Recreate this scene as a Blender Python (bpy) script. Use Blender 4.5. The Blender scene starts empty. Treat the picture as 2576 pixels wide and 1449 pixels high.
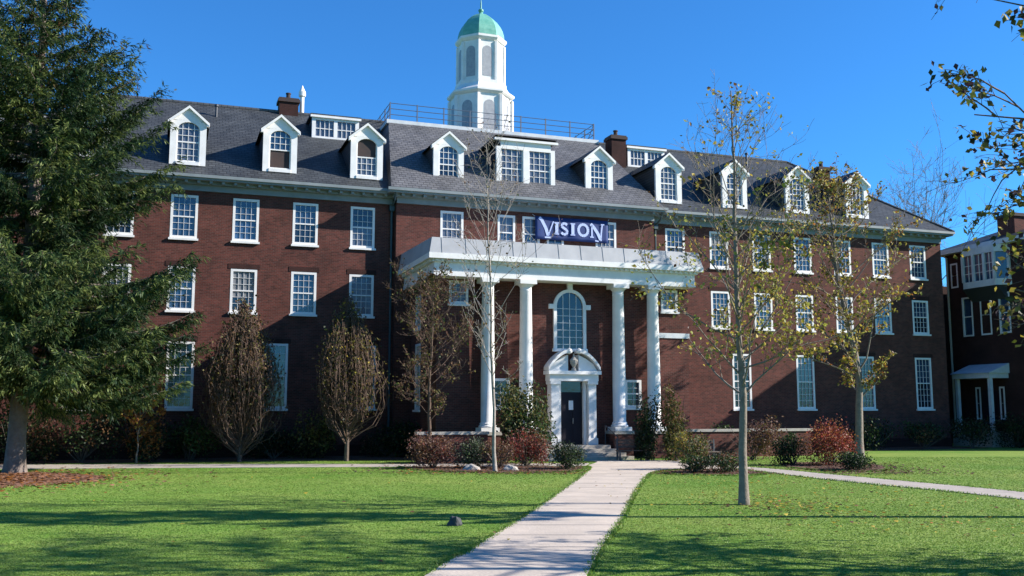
import bpy, bmesh, math, random
import numpy as np
from mathutils import Vector, Matrix, noise
R = math.radians
C = bpy.context.scene.collection
scene = bpy.context.scene

# ------------------------------------------------------------------ camera, sky, sun, exposure
cam_d = bpy.data.cameras.new('camera'); cam = bpy.data.objects.new('camera', cam_d); C.objects.link(cam)
cam.location = (0, 0, 2.2); cam.rotation_euler = (R(90) + math.atan(306.5 / 2450), 0, 0)
cam_d.sensor_width = 36; cam_d.lens = 36 * 2450 / 2576; cam_d.clip_start = 0.1; cam_d.clip_end = 6000
scene.camera = cam

SUN_EL = R(29); SUN_AZ = R(90)          # azimuth from straight behind the camera towards the right
sdir = Vector((math.sin(SUN_AZ) * math.cos(SUN_EL), -math.cos(SUN_AZ) * math.cos(SUN_EL), math.sin(SUN_EL)))
world = bpy.data.worlds.new('World'); scene.world = world; world.use_nodes = True
wn = world.node_tree.nodes; wl = world.node_tree.links
bg = wn['Background']; sky = wn.new('ShaderNodeTexSky'); sky.sky_type = 'NISHITA'; sky.sun_disc = False
sky.sun_elevation = SUN_EL; sky.sun_rotation = math.atan2(sdir.x, sdir.y)
sky.air_density = 1.0; sky.dust_density = 0.0; sky.ozone_density = 4.0
tint = wn.new('ShaderNodeVectorMath'); tint.operation = 'MULTIPLY'; tint.inputs[1].default_value = (.31, .84, 1.30)   # clear deep-blue autumn air
wl.new(sky.outputs[0], tint.inputs[0]); wl.new(tint.outputs[0], bg.inputs[0]); bg.inputs[1].default_value = 0.078
sun_d = bpy.data.lights.new('sun', 'SUN'); sun = bpy.data.objects.new('sun', sun_d); C.objects.link(sun)
sun_d.energy = 5.0; sun_d.angle = R(0.5); sun_d.color = (1.0, 0.93, 0.84)
sun.rotation_euler = (-sdir).to_track_quat('-Z', 'Y').to_euler()
scene.view_settings.view_transform = 'Standard'; scene.view_settings.look = 'None'
scene.view_settings.gamma = 1.0; scene.view_settings.exposure = 1.1

# ------------------------------------------------------------------ materials
def mat(name, col, rough=0.7, col2=None, scale=4.0, detail=4.0, amount=1.0, bump=0.0, bscale=30.0, spec=None, metal=0.0, coat=0.0):
    m = bpy.data.materials.new(name); m.use_nodes = True
    nt = m.node_tree; b = nt.nodes['Principled BSDF']
    b.inputs['Base Color'].default_value = (*col, 1); b.inputs['Roughness'].default_value = rough
    b.inputs['Metallic'].default_value = metal
    if spec is not None: b.inputs['Specular IOR Level'].default_value = spec
    tc = nt.nodes.new('ShaderNodeTexCoord')
    if col2 is not None:
        n = nt.nodes.new('ShaderNodeTexNoise'); n.inputs['Scale'].default_value = scale; n.inputs['Detail'].default_value = detail
        n.inputs['Roughness'].default_value = 0.65
        r = nt.nodes.new('ShaderNodeValToRGB')
        r.color_ramp.elements[0].position = 0.5 - 0.22 / max(amount, .01); r.color_ramp.elements[1].position = 0.5 + 0.22 / max(amount, .01)
        r.color_ramp.elements[0].color = (*col, 1); r.color_ramp.elements[1].color = (*col2, 1)
        nt.links.new(tc.outputs['Object'], n.inputs['Vector']); nt.links.new(n.outputs['Fac'], r.inputs[0])
        nt.links.new(r.outputs[0], b.inputs['Base Color'])
    if bump:
        n2 = nt.nodes.new('ShaderNodeTexNoise'); n2.inputs['Scale'].default_value = bscale; n2.inputs['Detail'].default_value = 6
        bp = nt.nodes.new('ShaderNodeBump'); bp.inputs['Strength'].default_value = bump; bp.inputs['Distance'].default_value = 0.05
        nt.links.new(tc.outputs['Object'], n2.inputs['Vector']); nt.links.new(n2.outputs['Fac'], bp.inputs['Height'])
        nt.links.new(bp.outputs[0], b.inputs['Normal'])
    return m

def leaf_mat(name, col, var=0.35, trans=0.35):
    m = bpy.data.materials.new(name); m.use_nodes = True
    nt = m.node_tree; b = nt.nodes['Principled BSDF']; out = nt.nodes['Material Output']
    tc = nt.nodes.new('ShaderNodeTexCoord'); n = nt.nodes.new('ShaderNodeTexNoise'); n.inputs['Scale'].default_value = 3.1; n.inputs['Detail'].default_value = 3
    r = nt.nodes.new('ShaderNodeValToRGB'); r.color_ramp.elements[0].position = .35; r.color_ramp.elements[1].position = .65
    r.color_ramp.elements[0].color = (*[c * (1 - var) for c in col], 1); r.color_ramp.elements[1].color = (*[min(1, c * (1 + var)) for c in col], 1)
    nt.links.new(tc.outputs['Object'], n.inputs['Vector']); nt.links.new(n.outputs['Fac'], r.inputs[0])
    nt.links.new(r.outputs[0], b.inputs['Base Color']); b.inputs['Roughness'].default_value = .55
    b.inputs['Specular IOR Level'].default_value = .3
    t = nt.nodes.new('ShaderNodeBsdfTranslucent'); mx = nt.nodes.new('ShaderNodeMixShader'); mx.inputs[0].default_value = trans
    nt.links.new(r.outputs[0], t.inputs[0]); nt.links.new(b.outputs[0], mx.inputs[1]); nt.links.new(t.outputs[0], mx.inputs[2])
    nt.links.new(mx.outputs[0], out.inputs[0])
    return m

def brick_mat(name, c1, c2, mortar):
    m = bpy.data.materials.new(name); m.use_nodes = True
    nt = m.node_tree; b = nt.nodes['Principled BSDF']; b.inputs['Roughness'].default_value = .9; b.inputs['Specular IOR Level'].default_value = .2
    tc = nt.nodes.new('ShaderNodeTexCoord'); sp = nt.nodes.new('ShaderNodeSeparateXYZ'); ad = nt.nodes.new('ShaderNodeMath')
    cb = nt.nodes.new('ShaderNodeCombineXYZ'); br = nt.nodes.new('ShaderNodeTexBrick')
    nt.links.new(tc.outputs['Object'], sp.inputs[0]); nt.links.new(sp.outputs[0], ad.inputs[0]); nt.links.new(sp.outputs[1], ad.inputs[1])
    nt.links.new(ad.outputs[0], cb.inputs[0]); nt.links.new(sp.outputs[2], cb.inputs[1]); nt.links.new(cb.outputs[0], br.inputs['Vector'])
    br.inputs['Scale'].default_value = 1; br.inputs['Brick Width'].default_value = .215; br.inputs['Row Height'].default_value = .075
    br.inputs['Mortar Size'].default_value = .007; br.inputs['Mortar Smooth'].default_value = .2; br.inputs['Bias'].default_value = -.1
    br.inputs['Color1'].default_value = (*c1, 1); br.inputs['Color2'].default_value = (*c2, 1); br.inputs['Mortar'].default_value = (*mortar, 1)
    n = nt.nodes.new('ShaderNodeTexNoise'); n.inputs['Scale'].default_value = .9; n.inputs['Detail'].default_value = 7; n.inputs['Roughness'].default_value = .7
    nt.links.new(tc.outputs['Object'], n.inputs['Vector'])
    mr = nt.nodes.new('ShaderNodeMapRange'); mr.inputs[1].default_value = .3; mr.inputs[2].default_value = .7; mr.inputs[3].default_value = .68; mr.inputs[4].default_value = 1.32
    nt.links.new(n.outputs['Fac'], mr.inputs[0])
    mx = nt.nodes.new('ShaderNodeVectorMath'); mx.operation = 'SCALE'
    nt.links.new(br.outputs['Color'], mx.inputs[0]); nt.links.new(mr.outputs[0], mx.inputs['Scale']); nt.links.new(mx.outputs[0], b.inputs['Base Color'])
    bp = nt.nodes.new('ShaderNodeBump'); bp.inputs['Strength'].default_value = .4; bp.inputs['Distance'].default_value = .01
    nt.links.new(br.outputs['Fac'], bp.inputs['Height']); bp.invert = True; nt.links.new(bp.outputs[0], b.inputs['Normal'])
    return m

def slate_mat(name, c1, c2):
    m = brick_mat(name, c1, c2, tuple(x * .25 for x in c1))
    br = [n for n in m.node_tree.nodes if n.type == 'TEX_BRICK'][0]
    br.inputs['Brick Width'].default_value = .32; br.inputs['Row Height'].default_value = .15; br.inputs['Mortar Size'].default_value = .016
    # roofs run along the facade: courses by height, so widths by x alone
    ad = [n for n in m.node_tree.nodes if n.type == 'MATH'][0]
    for l in list(m.node_tree.links):
        if l.to_node == ad and l.to_socket == ad.inputs[1]: m.node_tree.links.remove(l)
    ad.inputs[1].default_value = 0
    m.node_tree.nodes['Principled BSDF'].inputs['Roughness'].default_value = .55
    return m

M = {}
M['brick'] = brick_mat('red_brick', (.110, .034, .026), (.056, .021, .017), (.11, .076, .062))
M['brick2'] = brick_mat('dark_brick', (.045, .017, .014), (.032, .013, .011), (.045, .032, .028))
M['slate'] = slate_mat('slate', (.058, .063, .067), (.040, .045, .050))
M['slate_pale'] = slate_mat('pale_slate', (.125, .125, .13), (.085, .087, .095))
M['white'] = mat('white_paint', (.80, .79, .77), .6, (.60, .59, .57), 1.7, 12, amount=.8)
M['white_old'] = mat('weathered_white_paint', (.62, .64, .65), .6, (.42, .45, .47), 1.6, 8)
M['cornice'] = mat('shade_grey_cornice', (.22, .25, .26), .6, (.14, .17, .18), 1.3, 8)  # shade under the eaves is put into this grey, gutter included
M['stone'] = mat('pale_stone', (.42, .38, .33), .85, (.28, .26, .23), 3, 6, bump=.3)
M['copper'] = mat('green_copper', (.06, .27, .21), .6, (.17, .42, .33), 2.6, 8)
M['lead'] = mat('dark_metal', (.05, .055, .065), .5, metal=.3)
M['rail'] = mat('grey_blue_metal_rail', (.09, .11, .15), .5)
M['sheet'] = mat('grey_sheet_roof', (.38, .385, .40), .65, (.27, .28, .30), 1.2, 6)
M['tan'] = mat('tan_painted_pipe', (.36, .33, .27), .6)
M['door'] = mat('dark_door', (.008, .007, .012), .55, (.014, .010, .016), 5, 3, spec=.2)
M['pipe'] = mat('green_downpipe', (.03, .06, .07), .5)
M['grey_panel'] = mat('grey_louvre', (.36, .37, .39), .6, (.24, .25, .28), 6, 4)
M['blind'] = mat('window_blind', (.20, .21, .22), .8, (.13, .14, .16), 1.5, 3)
M['glass_a'] = mat('window_glass', (.012, .03, .065), .08, (.04, .075, .13), .9, 2, spec=1.0, bump=.12, bscale=2.2)
M['glass_b'] = mat('window_glass_dark', (.006, .010, .02), .08, (.02, .03, .05), .9, 2, spec=.8, bump=.12, bscale=2.2)
M['glass_c'] = mat('window_glass_curtained', (.04, .06, .10), .12, (.13, .14, .17), 2.5, 3, spec=.8, bump=.12, bscale=2.2)
M['glass_d'] = mat('window_glass_painted_reflection', (.05, .10, .20), .1, (.015, .03, .06), 2.2, 3, spec=1.0)  # sky reflection painted into the pane colour as blue patches
M['soot'] = mat('sooty_brick', (.035, .028, .028), .9, (.06, .035, .03), 3, 4)
M['banner'] = mat('blue_banner_cloth', (.002, .020, .105), .75, (.004, .030, .15), 1.5, 3)
M['lettering'] = mat('pale_lettering', (.42, .50, .74), .6)
M['bark'] = mat('brown_bark', (.07, .05, .04), .95, (.13, .10, .08), 6, 6, bump=.6, bscale=12)
M['bark_pale'] = mat('pale_grey_bark', (.24, .20, .16), .9, (.12, .10, .08), 5, 6, bump=.4, bscale=15)
M['bark_birch'] = mat('whitish_bark', (.36, .32, .28), .85, (.15, .13, .11), 5, 5, bump=.3, bscale=15)
M['bark_spruce'] = mat('grey_brown_bark', (.11, .085, .07), .95, (.20, .16, .14), 4, 6, bump=.8, bscale=9)
M['twig'] = mat('olive_twig', (.060, .040, .030), .9, (.12, .075, .048), 4, 3)
for n, c in dict(needle_dark=(.018, .042, .016), needle=(.058, .10, .032), needle_light=(.15, .19, .055), needle_brown=(.11, .065, .03),
                 leaf_olive=(.13, .115, .03), leaf_yellow=(.42, .32, .05), leaf_orange=(.30, .12, .03), leaf_lime=(.28, .29, .055), leaf_brown=(.14, .075, .035),
                 leaf_red=(.14, .028, .022), leaf_scarlet=(.26, .055, .035), leaf_green=(.04, .075, .018), leaf_dark=(.014, .028, .012), leaf_grey=(.10, .11, .07),
                 leaf_purple=(.06, .03, .045), leaf_white=(.5, .5, .45), leaf_mauve=(.13, .07, .06)).items():
    M[n] = leaf_mat(n, c)

# ------------------------------------------------------------------ mesh helpers
class MB:
    def __init__(s): s.v = []; s.f = []; s.m = []
    def face(s, pts, mi=0):
        i = len(s.v); s.v.extend([tuple(p) for p in pts]); s.f.append(tuple(range(i, i + len(pts)))); s.m.append(mi)
    def box(s, x0, x1, y0, y1, z0, z1, mi=0):
        i = len(s.v)
        s.v += [(x0, y0, z0), (x1, y0, z0), (x1, y1, z0), (x0, y1, z0), (x0, y0, z1), (x1, y0, z1), (x1, y1, z1), (x0, y1, z1)]
        for q in ((0, 3, 2, 1), (4, 5, 6, 7), (0, 1, 5, 4), (1, 2, 6, 5), (2, 3, 7, 6), (3, 0, 4, 7)):
            s.f.append(tuple(i + k for k in q)); s.m.append(mi)
        return s
    def prism(s, poly, axis, a, b, mi=0):
        """extrude a 2-D polygon along axis ('x','y','z') from a to b"""
        def P(p, t): return {'x': (t, p[0], p[1]), 'y': (p[0], t, p[1]), 'z': (p[0], p[1], t)}[axis]
        n = len(poly); i = len(s.v)
        s.v += [P(p, a) for p in poly] + [P(p, b) for p in poly]
        s.f.append(tuple(range(i, i + n))); s.f.append(tuple(range(i + 2 * n - 1, i + n - 1, -1))); s.m += [mi, mi]
        for k in range(n):
            s.f.append((i + k, i + (k + 1) % n, i + n + (k + 1) % n, i + n + k)); s.m.append(mi)
        return s
    def lathe(s, cx, cy, prof, n=16, mi=0, rot=0.0, cap=True):
        i = len(s.v)
        for r, z in prof:
            for k in range(n):
                a = rot + 2 * math.pi * k / n; s.v.append((cx + r * math.cos(a), cy + r * math.sin(a), z))
        for j in range(len(prof) - 1):
            for k in range(n):
                s.f.append((i + j * n + k, i + j * n + (k + 1) % n, i + (j + 1) * n + (k + 1) % n, i + (j + 1) * n + k)); s.m.append(mi)
        if cap:
            s.f.append(tuple(i + k for k in range(n))[::-1]); s.m.append(mi)
            s.f.append(tuple(i + (len(prof) - 1) * n + k for k in range(n))); s.m.append(mi)
        return s
    def tube(s, pts, rad, n=6, mi=0):
        i0 = len(s.v); up = Vector((0.13, 0.31, 0.94))
        pts = [Vector(p) for p in pts]
        for j, p in enumerate(pts):
            d = (pts[min(j + 1, len(pts) - 1)] - pts[max(j - 1, 0)])
            if d.length < 1e-6: d = Vector((0, 0, 1))
            d.normalize(); a = d.cross(up)
            if a.length < 1e-3: a = d.cross(Vector((1, 0, 0)))
            a.normalize(); b = d.cross(a); r = rad[j] if isinstance(rad, (list, tuple)) else rad
            for k in range(n):
                t = 2 * math.pi * k / n; s.v.append(tuple(p + (a * math.cos(t) + b * math.sin(t)) * r))
        for j in range(len(pts) - 1):
            for k in range(n):
                s.f.append((i0 + j * n + k, i0 + j * n + (k + 1) % n, i0 + (j + 1) * n + (k + 1) % n, i0 + (j + 1) * n + k)); s.m.append(mi)
        return s
    def bar(s, p, q, r, n=5, mi=0): return s.tube([p, q], r, n, mi)
    def build(s, name, mats, parent=None, smooth=False, off=(0, 0, 0), fixn=True, weld=False):
        me = bpy.data.meshes.new(name)
        vs = [(v[0] + off[0], v[1] + off[1], v[2] + off[2]) for v in s.v] if off != (0, 0, 0) else s.v
        me.from_pydata(vs, [], s.f)
        if not isinstance(mats, (list, tuple)): mats = [mats]
        for m in mats: me.materials.append(M[m] if isinstance(m, str) else m)
        me.polygons.foreach_set('material_index', s.m)
        if fixn and len(s.f) < 20000:
            bm = bmesh.new(); bm.from_mesh(me)
            if weld: bmesh.ops.remove_doubles(bm, verts=bm.verts, dist=.0005)
            bmesh.ops.recalc_face_normals(bm, faces=bm.faces); bm.to_mesh(me); bm.free()
        if smooth: me.polygons.foreach_set('use_smooth', [True] * len(me.polygons))
        me.update()
        o = bpy.data.objects.new(name, me); C.objects.link(o)
        if parent: o.parent = parent
        return o

def tag(o, label=None, cat=None, group=None, kind=None):
    if label: o['label'] = label
    if cat: o['category'] = cat
    if group: o['group'] = group
    if kind: o['kind'] = kind
    return o
def empty(name, loc, rz=0):
    o = bpy.data.objects.new(name, None); C.objects.link(o); o.location = loc; o.rotation_euler = (0, 0, rz); return o
def kids(o): return [c for c in bpy.data.objects if c.parent == o]
def copy_part(o, parent, loc):
    c = o.copy(); C.objects.link(c); c.parent = parent; c.location = loc
    for ch in kids(o):
        g = ch.copy(); C.objects.link(g); g.parent = c; g.location = ch.location
    return c

# ------------------------------------------------------------------ facade frame: u runs along the main facade, v into the building
TH = R(19.54); O0 = Vector((-14.92, 44.5, 0)); UX = Vector((math.cos(TH), math.sin(TH), 0)); VX = Vector((-math.sin(TH), math.cos(TH), 0))
AX = 16.7
def W(u, v, z=0): return O0 + UX * u + VX * v + Vector((0, 0, z))
OFF = (-AX, 0, 0)

# ================================================================== GROUND
def ground_mat():
    m = bpy.data.materials.new('lawn_grass'); m.use_nodes = True
    nt = m.node_tree; b = nt.nodes['Principled BSDF']; b.inputs['Roughness'].default_value = .9; b.inputs['Specular IOR Level'].default_value = .15
    tc = nt.nodes.new('ShaderNodeTexCoord')
    def nz(sc, det):
        n = nt.nodes.new('ShaderNodeTexNoise'); n.inputs['Scale'].default_value = sc; n.inputs['Detail'].default_value = det; n.inputs['Roughness'].default_value = .7
        nt.links.new(tc.outputs['Object'], n.inputs['Vector']); return n
    r = nt.nodes.new('ShaderNodeValToRGB'); n1 = nz(.22, 6); nt.links.new(n1.outputs['Fac'], r.inputs[0])
    r.color_ramp.elements[0].position = .36; r.color_ramp.elements[0].color = (.10, .20, .026, 1)
    r.color_ramp.elements[1].position = .64; r.color_ramp.elements[1].color = (.20, .265, .055, 1)
    n2 = nz(9, 5); mr = nt.nodes.new('ShaderNodeMapRange'); mr.inputs[1].default_value = .3; mr.inputs[2].default_value = .7; mr.inputs[3].default_value = .8; mr.inputs[4].default_value = 1.25
    nt.links.new(n2.outputs['Fac'], mr.inputs[0])
    sc = nt.nodes.new('ShaderNodeVectorMath'); sc.operation = 'SCALE'; nt.links.new(r.outputs[0], sc.inputs[0]); nt.links.new(mr.outputs[0], sc.inputs['Scale'])
    nt.links.new(sc.outputs[0], b.inputs['Base Color'])
    bp = nt.nodes.new('ShaderNodeBump'); bp.inputs['Strength'].default_value = .25; bp.inputs['Distance'].default_value = .04
    n3 = nz(26, 5); nt.links.new(n3.outputs['Fac'], bp.inputs['Height']); nt.links.new(bp.outputs[0], b.inputs['Normal'])
    return m
M['lawn'] = ground_mat()
for i, c in enumerate([(.10, .20, .026), (.125, .23, .032), (.17, .26, .042), (.20, .26, .055)]): M['blade%d' % i] = leaf_mat('grass_blade_%d' % i, c, .25, .3)
M['concrete'] = mat('pale_concrete', (.56, .475, .39), .9, (.36, .31, .26), .8, 12, bump=.25, bscale=20)
M['concrete_grey'] = mat('grey_concrete', (.42, .37, .32), .9, (.27, .24, .21), 1.3, 10, bump=.25, bscale=20)
M['mulch'] = mat('brown_mulch', (.07, .035, .022), .95, (.14, .07, .04), 9, 6, bump=.8, bscale=30)
M['mulch_orange'] = mat('orange_brown_needles', (.15, .065, .035), .95, (.27, .13, .075), 6, 6, bump=.8, bscale=30)

g = MB(); S = 2500
g.face([(-S, -S, 0), (S, -S, 0), (S, S, 0), (-S, S, 0)])
tag(g.build('ground', 'lawn', fixn=False), kind='structure')

def strip(name, pts, z, m, thick=.03):
    mb = MB(); mb.prism(pts, 'z', z - thick, z); o = mb.build(name, m); tag(o, kind='structure'); return o
def smooth_edge(pts, n=6):
    out = []
    for i in range(len(pts) - 1):
        p0 = pts[max(i - 1, 0)]; p1 = pts[i]; p2 = pts[i + 1]; p3 = pts[min(i + 2, len(pts) - 1)]
        for k in range(n):
            t = k / n
            out.append(tuple(.5 * ((2 * p1[j]) + (-p0[j] + p2[j]) * t + (2 * p0[j] - 5 * p1[j] + 4 * p2[j] - p3[j]) * t * t + (-p0[j] + 3 * p1[j] - 3 * p2[j] + p3[j]) * t ** 3) for j in (0, 1)))
    out.append(tuple(pts[-1])); return out
# main walk from behind the camera to the forecourt
walkL = smooth_edge([(-3.6, -2), (-1.13, 13.4), (-.55, 16.3), (.9, 24.2), (2.75, 35.8), (2.95, 38.5)])
walkR = smooth_edge([(-1.2, -2), (1.0, 13.4), (2.2, 20.0), (3.3, 26.5), (4.9, 34.6), (6.3, 36.4)])
walk_poly = walkL + walkR[::-1]
wk = MB()
n = len(walkL)
def interp(path, y):
    for a, b in zip(path[:-1], path[1:]):
        if a[1] <= y <= b[1]: t = (y - a[1]) / (b[1] - a[1] + 1e-9); return a[0] + (b[0] - a[0]) * t
    return path[-1][0] if y > path[-1][1] else path[0][0]
y = -2.0
while y < 36.4:      # cast slabs with open joints
    y2 = min(y + 1.5, 36.4)
    a, b_, c_, d_ = (interp(walkL, y), y), (interp(walkR, y), y), (interp(walkR, y2 - .045), y2 - .045), (interp(walkL, y2 - .045), y2 - .045)
    wk.prism([a, b_, c_, d_], 'z', -.05, .025); y = y2
walk_o = tag(wk.build('path', 'concrete'), kind='structure')
soil = MB(); soil.prism(walk_poly, 'z', -.05, .008); tag(soil.build('path_joints', 'mulch'), kind='structure')
fore = smooth_edge([(2.7, 36.4), (2.9, 38.6), (3.6, 41.8), (3.2, 42.9)]) + smooth_edge([(7.4, 43.2), (7.0, 41.0), (8.0, 39.2), (9.2, 38.4), (8.6, 37.0), (6.3, 36.4)])
strip('forecourt', fore, .021, 'concrete')
crossL_b = [(-30, 35.6), (-18.9, 36.9), (-14.7, 37.4), (-10.4, 37.9), (-3.6, 38.4), (2.9, 39.0)]; crossL_t = [(-30, 38.4), (-21.3, 39.6), (-16.6, 40.0), (-11.6, 40.2), (-3.9, 40.4), (3.2, 40.9)]
strip('path', smooth_edge(crossL_b) + smooth_edge(crossL_t)[::-1], .014, 'concrete_grey')
crossR = smooth_edge([(7.9, 39.5), (9.6, 37.3), (11.0, 33.6), (12.3, 30.3), (13.6, 26.9), (15.5, 20)]) + smooth_edge([(8.2, 37.8), (9.0, 34.9), (9.9, 31.6), (11.2, 28.3), (12.3, 25.4), (14.1, 19)])[::-1]
strip('path', crossR, .018, 'concrete_grey')
bed_left = smooth_edge([(-4.4, 38.3), (-3.2, 36.0), (-.5, 34.6), (1.8, 35.1), (2.6, 36.3), (2.8, 38.3)])
bed_right = smooth_edge([(6.6, 36.3), (5.4, 35.2), (5.6, 33.9), (7.6, 33.3), (8.8, 34.5), (8.0, 37.0)])
bed_far = smooth_edge([(10.6, 37.8), (11.2, 36.4), (12.6, 35.4), (13.9, 36.6), (14.6, 39.5), (13.5, 41.6), (11.0, 40.6)])
for nm, pl in (('mulch_bed', bed_left), ('mulch_bed', bed_right), ('mulch_bed', bed_far)): strip(nm, pl, .03, 'mulch')
bed_wall = [tuple(W(u, v)[:2]) for u, v in ((-12, -.1), (10.4, -.1), (10.4, -4.6), (4, -3.2), (-4, -2.4), (-12, -2.4))]
strip('mulch_bed', bed_wall, .035, 'mulch')
bed_wall2 = [tuple(W(u, v)[:2]) for u, v in ((23, -.1), (44, -.1), (44, -2.6), (34, -3.4), (23, -5.8))]
strip('mulch_bed', bed_wall2, .035, 'mulch')
ring = [(-17.4 + 4.3 * math.cos(a) * (1 + .06 * math.sin(3 * a + 1)), 30.9 + 3.9 * math.sin(a) * (1 + .05 * math.sin(5 * a))) for a in [2 * math.pi * k / 40 for k in range(40)]]
strip('mulch_ring', ring, .028, 'mulch_orange')

def inside(p, poly):
    x, y = p; c = False; j = len(poly) - 1
    for i in range(len(poly)):
        xi, yi = poly[i]; xj, yj = poly[j]
        if (yi > y) != (yj > y) and x < (xj - xi) * (y - yi) / (yj - yi) + xi: c = not c
        j = i
    return c

# grass blades over the lawn in view
def grass():
    rng = np.random.default_rng(3); N = 600000
    yy = 12.5 + 34 * rng.random(N) ** 1.6; xx = (rng.random(N) * 2 - 1) * (yy * .72)
    keep = np.ones(N, bool)
    polys = [walk_poly, fore, smooth_edge(crossL_b) + smooth_edge(crossL_t)[::-1], crossR, bed_left, bed_right, bed_far, ring]
    for pl in polys:
        px = np.array([p[0] for p in pl]); py = np.array([p[1] for p in pl]); ins = np.zeros(N, bool); j = len(pl) - 1
        for i in range(len(pl)):
            with np.errstate(divide='ignore', invalid='ignore'):
                cnd = ((py[i] > yy) != (py[j] > yy)) & (xx < (px[j] - px[i]) * (yy - py[i]) / (py[j] - py[i]) + px[i])
            ins ^= cnd; j = i
        keep &= ~ins
    xx = xx[keep]; yy = yy[keep]; N = len(xx)
    h = .006 + .010 * rng.random(N); w = .004 + .0005 * yy; a = rng.random(N) * 6.283; lean = .03 * rng.random(N)
    V = np.zeros((N, 3, 3))
    V[:, 0] = np.stack([xx - w * np.cos(a), yy - w * np.sin(a), np.zeros(N)], 1)
    V[:, 1] = np.stack([xx + w * np.cos(a), yy + w * np.sin(a), np.zeros(N)], 1)
    V[:, 2] = np.stack([xx + lean * np.sin(a), yy + lean * np.cos(a), h], 1)
    me = bpy.data.meshes.new('grass'); me.vertices.add(N * 3); me.vertices.foreach_set('co', V.reshape(-1))
    me.loops.add(N * 3); me.loops.foreach_set('vertex_index', np.arange(N * 3)); me.polygons.add(N)
    me.polygons.foreach_set('loop_start', np.arange(0, N * 3, 3)); me.polygons.foreach_set('loop_total', np.full(N, 3))
    for i in range(4): me.materials.append(M['blade%d' % i])
    patch = (np.sin(xx * .9 + 2 * np.sin(yy * .31)) + np.sin(yy * .7 + xx * .23) + .8 * np.sin(xx * 2.3 + yy * 1.1 + 2 * np.sin(yy * .8)) * np.sin(yy * 2.9 - xx * .7)) * .6
    me.polygons.foreach_set('material_index', np.clip(np.round(1.5 + patch + rng.normal(0, .45, N)), 0, 3).astype(np.int32))
    me.update(); me.validate(); o = bpy.data.objects.new('grass', me); C.objects.link(o)
    tag(o, 'short mown green lawn grass on both sides of the pale walk', 'grass', kind='stuff')
grass()

def litter(name, label, n, area, cols, size=.05, seed=1, z=.03, avoid=None):
    random.seed(seed); mb = MB()
    while len(mb.f) < n:
        x, y = area()
        if avoid and any(inside((x, y), p) for p in avoid): continue
        s = size * random.uniform(.6, 1.4); a = random.random() * 6.28; t = random.uniform(-.5, .5)
        dx, dy = s * math.cos(a), s * math.sin(a)
        zz = z + random.random() * .02
        mb.face([(x - dx, y - dy, zz), (x + dy * .6, y - dx * .6, zz + s * t), (x + dx, y + dy, zz + .01), (x - dy * .6, y + dx * .6, zz + .012)], random.randrange(len(cols)))
    tag(mb.build(name, cols, fixn=False), label, 'leaves', kind='stuff')
litter('fallen_leaves', 'scattered yellow and tan fallen leaves on the right hand lawn', 620,
       lambda: (random.gauss(8.2, 2.6), random.uniform(17, 33.5)), ['leaf_yellow', 'leaf_brown', 'leaf_orange', 'leaf_yellow'], .045, 5, avoid=[crossR, bed_right])
litter('fallen_leaves', 'few pale fallen leaves scattered over the left hand lawn', 130,
       lambda: (random.uniform(-16, 1), random.uniform(14, 36)), ['leaf_yellow', 'leaf_brown'], .045, 8, avoid=[walk_poly])
litter('fallen_leaves', 'brown leaf litter under the shrubs in the planting beds', 900,
       lambda: (random.uniform(-4, 9), random.uniform(33.5, 38.2)), ['leaf_brown', 'leaf_orange', 'leaf_mauve'], .05, 9, z=.036, avoid=[walk_poly, fore])

def edge_pts(path, spread):
    i = random.randrange(len(path) - 1); t = random.random(); a, b = path[i], path[i + 1]
    return (a[0] + (b[0] - a[0]) * t + random.gauss(0, spread), a[1] + (b[1] - a[1]) * t + random.gauss(0, .1))
walk_edges = [walkL[6:], walkR[6:]]
def tufts(name, label, edges, n, cols, spread, hh, seed):
    random.seed(seed); mb = MB()
    for _ in range(n):
        x, y = edge_pts(random.choice(edges), spread); a = random.random() * 6.28; w = .012 + .0004 * y; h = random.uniform(.4, 1) * hh
        mb.face([(x - w * math.cos(a), y - w * math.sin(a), 0), (x + w * math.cos(a), y + w * math.sin(a), 0), (x + random.gauss(0, .03), y + random.gauss(0, .03), h)], random.randrange(len(cols)))
    tag(mb.build(name, cols, fixn=False), label, 'grass', kind='stuff')
tufts('edge_grass', 'longer ragged grass creeping over the edges of the main walk', walk_edges, 9000, ['blade0', 'blade1', 'blade3'], .035, .065, 71)
tufts('edge_grass', 'longer ragged grass along the beds and the side path', [bed_left, bed_right, bed_far, crossR, ring], 12000, ['blade0', 'blade1', 'blade2'], .05, .07, 72)
litter('wood_chips', 'orange brown fallen needles and chips around the spruce trunk', 5200,
       lambda: (-17.4 + random.gauss(0, 2.6), 30.9 + random.gauss(0, 2.3)), ['leaf_brown', 'mulch_orange', 'mulch_orange', 'leaf_orange'], .07, 73)
litter('bed_chips', 'brown chips and leaves covering the planting beds', 3600,
       lambda: (random.choice((random.gauss(-.6, 2.2), random.gauss(7, 1.4), random.gauss(12.6, 1.5))), random.uniform(33.6, 41)), ['leaf_brown', 'mulch', 'leaf_mauve', 'mulch'], .06, 74, avoid=[walk_poly, fore, crossR])
litter('fallen_leaves', 'clumps of tan leaves lying near the foot of the young tree', 420,
       lambda: (random.gauss(6.2, 1.0), random.gauss(22.6, 1.5)), ['leaf_yellow', 'leaf_brown', 'leaf_olive'], .05, 75)
litter('fallen_leaves', 'few dry leaves blown onto the pale walk', 60,
       lambda: (random.uniform(-1, 6), random.uniform(13.5, 40)), ['leaf_brown', 'leaf_yellow'], .04, 76)

# ================================================================== THE HALL
hall = tag(empty('brick_hall', W(AX, 0), TH), 'long red brick hall with white dormers, columned entrance and green domed cupola', 'building')
def hp(mb, name, m, parent=hall, smooth=False): return mb.build(name, m, parent, smooth, OFF)

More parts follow.
